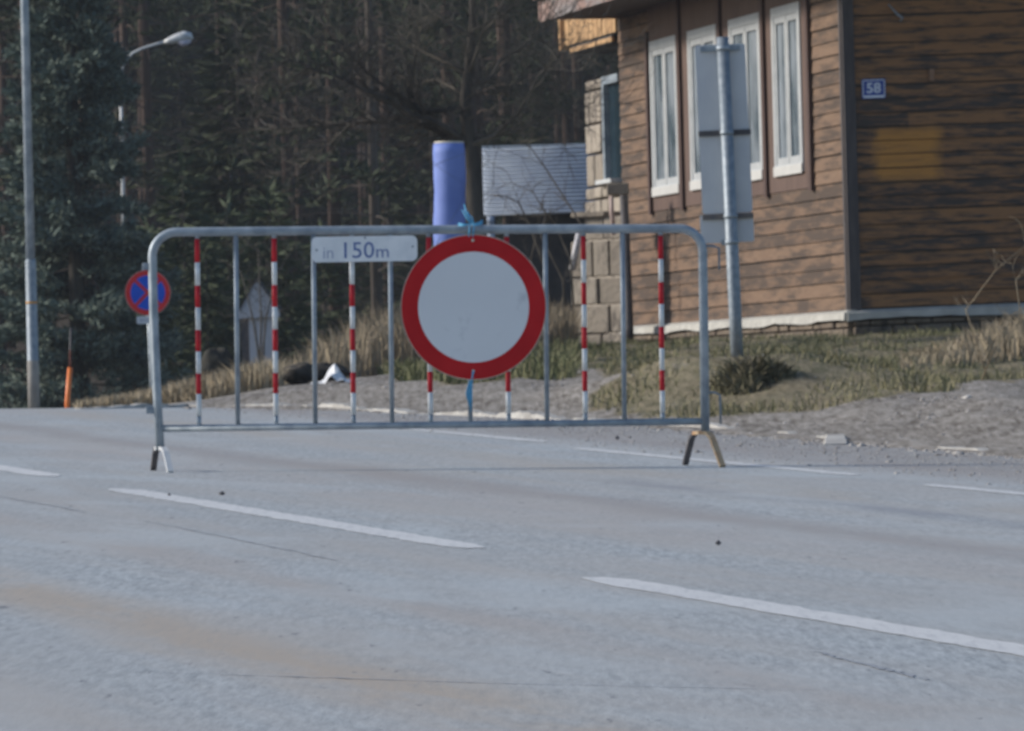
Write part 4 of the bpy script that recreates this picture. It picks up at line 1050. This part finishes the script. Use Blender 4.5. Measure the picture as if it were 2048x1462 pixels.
# understorey spruces
us = []
ULAB = 'dark young spruce filling the gaps between the forest pines'
for i in range(2):
    b = Vector(((-6 + i * 9), 150 + 5 * i, 0)); b.z = gz(b.x, b.y)
    us.append(make_conifer('young_spruce', b, spruce_geo(6.5, 1.6, 70 + i, .55, .42, .2, .42), 6.5, .07, PINE_N, BARK, ULAB, 'tree', 'young spruces between the forest pines', 70 + i))
for i in range(20):
    dd = random.uniform(140, 225); xx = random.uniform(-1, 1) * (dd * .078 + 1)
    copy_tree(us[i % 2], (xx, dd, gz(xx, dd)), random.uniform(0, 6.28), random.uniform(.5, 1.5))
# the far wood that reads as one mass
V, Fc, RR, MI = [], [], [], []; off = 0
g_ = spruce_geo(15, 2.6, 99, .30, .7, .6, .7); tv, tf = sprigs(g_[0], g_[1], g_[2], g_[3], 99)
for i in range(430):
    dd = random.uniform(236, 330); xx = random.uniform(-1, 1) * ((dd * .085 + 4) if i < 150 else (dd * .30 + 10)); k = random.uniform(.8, 1.6); a = random.uniform(0, 6.28)
    Rm = np.array([[math.cos(a), -math.sin(a), 0], [math.sin(a), math.cos(a), 0], [0, 0, 1]])
    V.append(tv @ Rm.T * k + np.array([xx, dd, gz(xx, dd)])); Fc.append(tf + off); off += len(tv); RR.append(np.full(len(tf), random.random()))
o = np_mesh('forest', np.concatenate(V), np.concatenate(Fc), FOREST_N, None, np.concatenate(RR)); tag(o, None, None, kind='stuff')

# bare tree next to the blue pipe
d = 57.0
tb = P(962, 742, d); tb.z = gz(tb.x, tb.y) - .05
tr = empty('bare_tree', tb, 'leafless gnarled tree with spreading dark limbs beside the blue pipe', 'tree')
random.seed(19)
def P3(px, py, dy): return P(px, py, d + dy)
m = MB(); m.tube([tb] + [P3(px, py, dy) for px, py, dy in ((958, 600, 0), (953, 470, 0), (945, 385, .03), (944, 320, .04), (935, 270, .02), (929, 200, 0), (937, 120, .02), (944, 40, .05), (940, -60, .1), (946, -160, .1))],
           [.085, .079, .075, .068, .066, .055, .048, .040, .030, .020, .010], 12)
m.build('trunk', BARK, tr)
def twigs(m, p, dv, L_, r_, lev):
    n = 5; pts = [p]; q = p.copy(); v = dv.normalized()
    for i in range(n):
        v = (v + Vector((random.gauss(0, .20), random.gauss(0, .20), random.gauss(.03, .20)))).normalized(); q = q + v * L_ / n; pts.append(q.copy())
    m.tube(pts, [r_ * (1 - .75 * i / n) for i in range(n + 1)], 4, caps=False)
    if lev > 0:
        for k in range(random.randint(2, 4)):
            i = random.randint(1, n); nv = (v + Vector((random.gauss(0, .7), random.gauss(0, .5), random.gauss(.1, .6)))).normalized()
            twigs(m, pts[i], nv, L_ * random.uniform(.45, .75), max(.0028, r_ * .6), lev - 1)
limbs = [([(932, 285), (900, 262), (862, 238), (820, 228), (775, 197), (735, 185), (690, 160), (640, 142), (570, 118)], .033, -.5),
         ([(931, 292), (905, 285), (870, 258), (820, 240), (760, 243), (700, 245), (640, 250), (560, 258), (480, 262)], .030, .4),
         ([(926, 215), (880, 222), (840, 222), (812, 202), (785, 185), (740, 150), (690, 100), (650, 55)], .026, -.3),
         ([(815, 205), (825, 150), (828, 95), (842, 50), (838, -20)], .014, -.2), ([(926, 140), (890, 125), (850, 105), (815, 85), (780, 60)], .017, .4),
         ([(930, 195), (905, 175), (870, 160), (830, 165), (790, 150)], .016, .6),
         ([(936, 290), (985, 272), (1010, 250), (1030, 232), (1052, 195), (1076, 150), (1100, 130), (1128, 118)], .020, -.4),
         ([(931, 200), (955, 175), (985, 150), (1000, 120), (1030, 100), (1060, 80), (1092, 46)], .024, .3),
         ([(934, 150), (945, 125), (960, 80), (972, 40), (976, -20)], .020, -.3), ([(940, 272), (1020, 268), (1060, 250), (1100, 230), (1150, 220), (1190, 204)], .014, .3),
         ([(990, 148), (1005, 160), (1040, 172), (1075, 150), (1110, 165)], .009, .2), ([(938, 70), (900, 50), (860, 20), (830, -20)], .016, .3), ([(640, 142), (600, 160), (550, 175), (500, 165)], .008, -.3),
         ([(944, 60), (990, 40), (1030, 5), (1050, -30)], .013, .2), ([(700, 245), (660, 285), (620, 315), (590, 340)], .007, .3), ([(735, 185), (700, 120), (640, 85), (560, 60)], .010, -.4)]
for pts, r_, dy in limbs:
    m = MB(); n = len(pts)
    pp = [P3(x_ + random.uniform(-2, 2), y_ + random.uniform(-2, 2), dy * i / (n - 1)) for i, (x_, y_) in enumerate(pts)]
    m.tube(pp, [max(.0035, r_ * (1 - .85 * i / (n - 1))) for i in range(n)], 7)
    for i in range(1, n):
        tv_ = (pp[i] - pp[i - 1]).normalized()
        for k in range(5):
            nv = (tv_ + Vector((random.gauss(0, .6), random.gauss(0, .6), random.gauss(.2, .7)))).normalized()
            twigs(m, pp[i].lerp(pp[i - 1], random.random()), nv, random.uniform(.25, .65), max(.0036, r_ * .28), 2)
    m.build('branch', TWIG if r_ < .025 else BARK, tr)
# bramble stems in front of the shed
def shrub(name, d, stems, r_, mat, lab, cat, seed, lev=1, tl=.3):
    random.seed(seed); m = MB(); o = P(*stems[0][0], d)
    for sx_ in stems:
        n = len(sx_); pp = [P(x_, y_, d + .08 * i * random.uniform(-1, 1)) for i, (x_, y_) in enumerate(sx_)]
        m.tube(pp, [r_ * (1 - .7 * i / (n - 1)) for i in range(n)], 6)
        for i in range(1, n):
            for k in range(2):
                twigs(m, pp[i], ((pp[i] - pp[i - 1]).normalized() + Vector((random.gauss(0, .8), 0, random.gauss(.2, .6)))).normalized(), random.uniform(.4, 1) * tl, r_ * .35, lev)
    return tag(m.build(name, mat, None, o), lab, cat)
shrub('bramble', 64, [[(1170, 690), (1168, 560), (1165, 455), (1130, 400), (1085, 330), (1060, 296), (1040, 284)], [(1150, 690), (1140, 520), (1110, 450), (1085, 418), (1065, 385), (1022, 366)], [(1110, 690), (1090, 540), (1056, 446), (1035, 405), (1010, 392), (985, 390)],
                      [(1130, 690), (1125, 560), (1080, 470), (1090, 430), (1130, 410)], [(1120, 690), (1085, 600), (1060, 520), (1075, 450)]], .012, TWIG, 'tangled bare bramble stems in front of the corrugated shed', 'shrub', 41, 1, .35)
shrub('bare_shrub', 88, [[(517, 760), (521, 640), (517, 560), (514, 500)], [(520, 755), (530, 640), (548, 560), (575, 510)], [(523, 755), (505, 640), (490, 580), (480, 545)]], .016, TWIG, 'thin leafless shrub standing in front of the small grey hut', 'shrub', 43, 2, .7)
shrub('dry_stalks', 46, [[(1975, 760), (1930, 620), (1990, 540), (2050, 490)], [(2050, 700), (2030, 560), (2052, 530)], [(1960, 765), (2010, 640), (2070, 600)]], .005, simple('straw_stalk', (.26, .2, .13), (.34, .27, .18), 9, .8), 'few thin dry stalks in front of the dark front wall', 'plant', 47, 1, .2)

# grasses
def blades(x, y, h, w, lean=.5, zoff=-.01, zf=ground_z):
    n = len(x); z = zf(x, y) + zoff; a = rng.uniform(0, 6.28, n); la = rng.uniform(0, 6.28, n); l = np.abs(rng.normal(0, lean, n)) * h
    ca, sa = np.cos(a) * w, np.sin(a) * w
    p = np.stack([x, y, z], 1); sd_ = np.stack([ca, sa, np.zeros(n)], 1)
    md = p + np.stack([np.cos(la) * l * .35, np.sin(la) * l * .35, h * .6], 1); tp = p + np.stack([np.cos(la) * l, np.sin(la) * l, h * rng.uniform(.75, 1, n)], 1)
    v = np.stack([p - sd_, p + sd_, md + sd_ * .7, tp, md - sd_ * .7], 1).reshape(-1, 3)
    i = 5 * np.arange(n)
    f = np.concatenate([np.stack([i, i + 1, i + 2, i + 4], 1)]); t = np.stack([i + 4, i + 2, i + 3, i + 3], 1)
    return v, f, np.stack([i + 4, i + 2, i + 3], 1)
def grass_obj(name, sets, mat, parent=None):
    me = bpy.data.meshes.new(name); V, Q, T, R1 = [], [], [], []; off = 0
    for (v, f, t), val in sets:
        V.append(v); Q.append(f + off); T.append(t + off); off += len(v); R1.append(val)
    V = np.concatenate(V); Q = np.concatenate(Q); T = np.concatenate(T); val = np.concatenate(R1)
    nq, nt = len(Q), len(T)
    me.vertices.add(len(V)); me.vertices.foreach_set('co', V.astype(np.float32).ravel())
    me.loops.add(nq * 4 + nt * 3); me.loops.foreach_set('vertex_index', np.concatenate([Q.ravel(), T.ravel()]).astype(np.int32))
    me.polygons.add(nq + nt); me.polygons.foreach_set('loop_start', np.concatenate([np.arange(nq) * 4, nq * 4 + np.arange(nt) * 3]).astype(np.int32))
    me.materials.append(mat); me.update(calc_edges=True)
    a = me.attributes.new('rnd', 'FLOAT', 'FACE'); a.data.foreach_set('value', np.concatenate([val, val]).astype(np.float32))
    o = bpy.data.objects.new(name, me); link(o, parent); return o
def scatter(poly, n):
    ps = np.array(poly); lo, hi = ps.min(0), ps.max(0); x = rng.uniform(lo[0], hi[0], n * 3); y = rng.uniform(lo[1], hi[1], n * 3)
    k = in_poly(x, y, poly); return x[k][:n], y[k][:n]
def clump(x, y, s1, s2): return (np.sin(x * s1 + 1.3 * np.sin(y * s2)) * np.sin(y * s2 * .7 + 1.1 * np.sin(x * s1 * .6)) + 1) / 2
sets = []
x, y = scatter(GRASS_POLY, 85000); s, w = sw(x, y); cl = clump(x, y, 4.1, 1.7)
h = (.02 + .075 * rng.random(len(x)) ** 2.5) * (.45 + cl * .9); sx2, wx2 = sw(x, y); keep = (rng.random(len(x)) < .2 + .8 * cl) & (rng.random(len(x)) < np.clip((wx2 - 4.75 + .9 * clump(x, y, 5, 2.2)) / .7, .05, 1))
# greener towards the house, straw coloured towards the gravel
yy = (y - np.min(y)) / (np.max(y) - np.min(y))
val = np.clip(rng.normal(.72, .22, len(x)) - .55 * np.clip((yy - .25) * 1.6, 0, .8) * (.35 + .65 * clump(x, y, 1.9, .8)), 0, 1)
sets.append((blades(x[keep], y[keep], h[keep], .0028 + .003 * rng.random(keep.sum()), .8), val[keep]))
x, y = scatter(GRASS_POLY2, 16000); h = .04 + .14 * rng.random(len(x)) ** 2
sets.append((blades(x, y, h, .006 + .003 * rng.random(len(x))), np.clip(rng.normal(.35, .25, len(x)), 0, 1)))
g = grass_obj('grass', sets, GRASS); tag(g, None, None, kind='stuff')
def strip(pts, n, dspread):
    t = rng.uniform(0, len(pts) - 1, n); i = np.minimum(t.astype(int), len(pts) - 2); fr_ = t - i; a = np.array(pts)
    p = a[i] * (1 - fr_)[:, None] + a[i + 1] * fr_[:, None]; y = p[:, 1] + rng.uniform(0, dspread, n); x = p[:, 0] / p[:, 1] * y
    return x, y
sets = []
pts = [tuple(P(*c))[:2] for c in ((150, 806, 50.3), (300, 795, 50.8), (420, 782, 50.5), (560, 766, 50.5))]
x, y = strip(pts, 14000, 2.5); h = .06 + .19 * rng.random(len(x)) ** 1.4 * np.clip((x + 3.4) / 1.2, .2, 1.2)
sets.append((blades(x, y, h, .004 + .003 * rng.random(len(x)), .5), np.clip(rng.normal(.78, .22, len(x)), 0, 1)))
x, y = strip([tuple(P(*c))[:2] for c in ((550, 760, 54), (650, 750, 54.5), (800, 735, 56), (870, 730, 56))], 10000, 5)
h = (.16 + .50 * rng.random(len(x)) ** 1.5) * np.interp(x / y * F + 1024, [540, 600, 660, 760, 850, 900], [.35, .6, .85, 1.15, 1.0, .7])
sets.append((blades(x, y, h, .004 + .004 * rng.random(len(x)), .28), rng.random(len(x)) ** .8))
x, y = strip([tuple(P(*c))[:2] for c in ((1040, 725, 58), (1100, 712, 60), (1150, 705, 61))], 3500, 4); h = .15 + .35 * rng.random(len(x)) ** 1.5
sets.append((blades(x, y, h, .004 + .003 * rng.random(len(x)), .3), rng.random(len(x)) * .7))
# straw hump at the right
x, y = strip([gp(*c) for c in ((1800, 745), (1900, 735), (1980, 728), (2048, 722), (2100, 720))], 7000, 4.0)
h = (.05 + .17 * rng.random(len(x)) ** 1.5) * np.interp(x / y * F + 1024, [1780, 1900, 2000, 2060], [.4, .7, 1.2, 1.5])
sets.append((blades(x, y, h, .005 + .004 * rng.random(len(x)), .5), np.clip(rng.normal(.7, .25, len(x)), 0, 1)))
g = grass_obj('dry_grass', sets, DRYGRASS); tag(g, None, None, kind='stuff')
# low bush at the foot of the sign post
bx, by = gp(1500, 768, 38, 48); n = 3600
a = rng.uniform(0, 6.28, n); r_ = np.sqrt(rng.random(n)); x = bx + np.cos(a) * r_ * .26; y = by + np.sin(a) * r_ * .35
h = (.05 + .17 * (1 - r_ ** 1.3)) * rng.uniform(.3, 1.15, n) * (.7 + .5 * np.sin(a * 3 + 1))
bush = empty('bush', Vector((bx, by, gz(bx, by))), 'low scrubby green-brown bush at the foot of the leaning sign post', 'bush')
v, f, t = blades(x, y, h, .006 + .004 * rng.random(n), .8); v = v - np.array(bush.location)
o = grass_obj('foliage', [((v, f, t), np.clip(rng.normal(.55, .32, n), 0, 1))], BUSH, bush)
m = MB(); random.seed(9); o0 = Vector((bx, by, gz(bx, by)))
for k in range(9): twigs(m, o0 + Vector((random.uniform(-.08, .08), random.uniform(-.1, .1), 0)), Vector((random.gauss(0, .8), random.gauss(0, .6), 1)), .25, .004, 1)
m.build('stems', TWIG, bush)

# ------------------------------------------------------------------ thin air haze over the whole place
hz = MB(); hz.box((0, 320, 55), (290, 0, 0), (0, 400, 0), (0, 0, 66))
hm = bpy.data.materials.new('air_haze'); hm.use_nodes = True; hn_ = hm.node_tree.nodes
hn_.remove(hn_['Principled BSDF']); pv = hn_.new('ShaderNodeVolumePrincipled')
pv.inputs['Color'].default_value = (0.80, 0.88, 1.0, 1); pv.inputs['Density'].default_value = 0.00022; pv.inputs['Anisotropy'].default_value = 0.0
hm.node_tree.links.new(pv.outputs[0], hn_['Material Output'].inputs['Volume'])
tag(hz.build('haze', hm), None, None, kind='stuff')
S.cycles.volume_bounces = 1
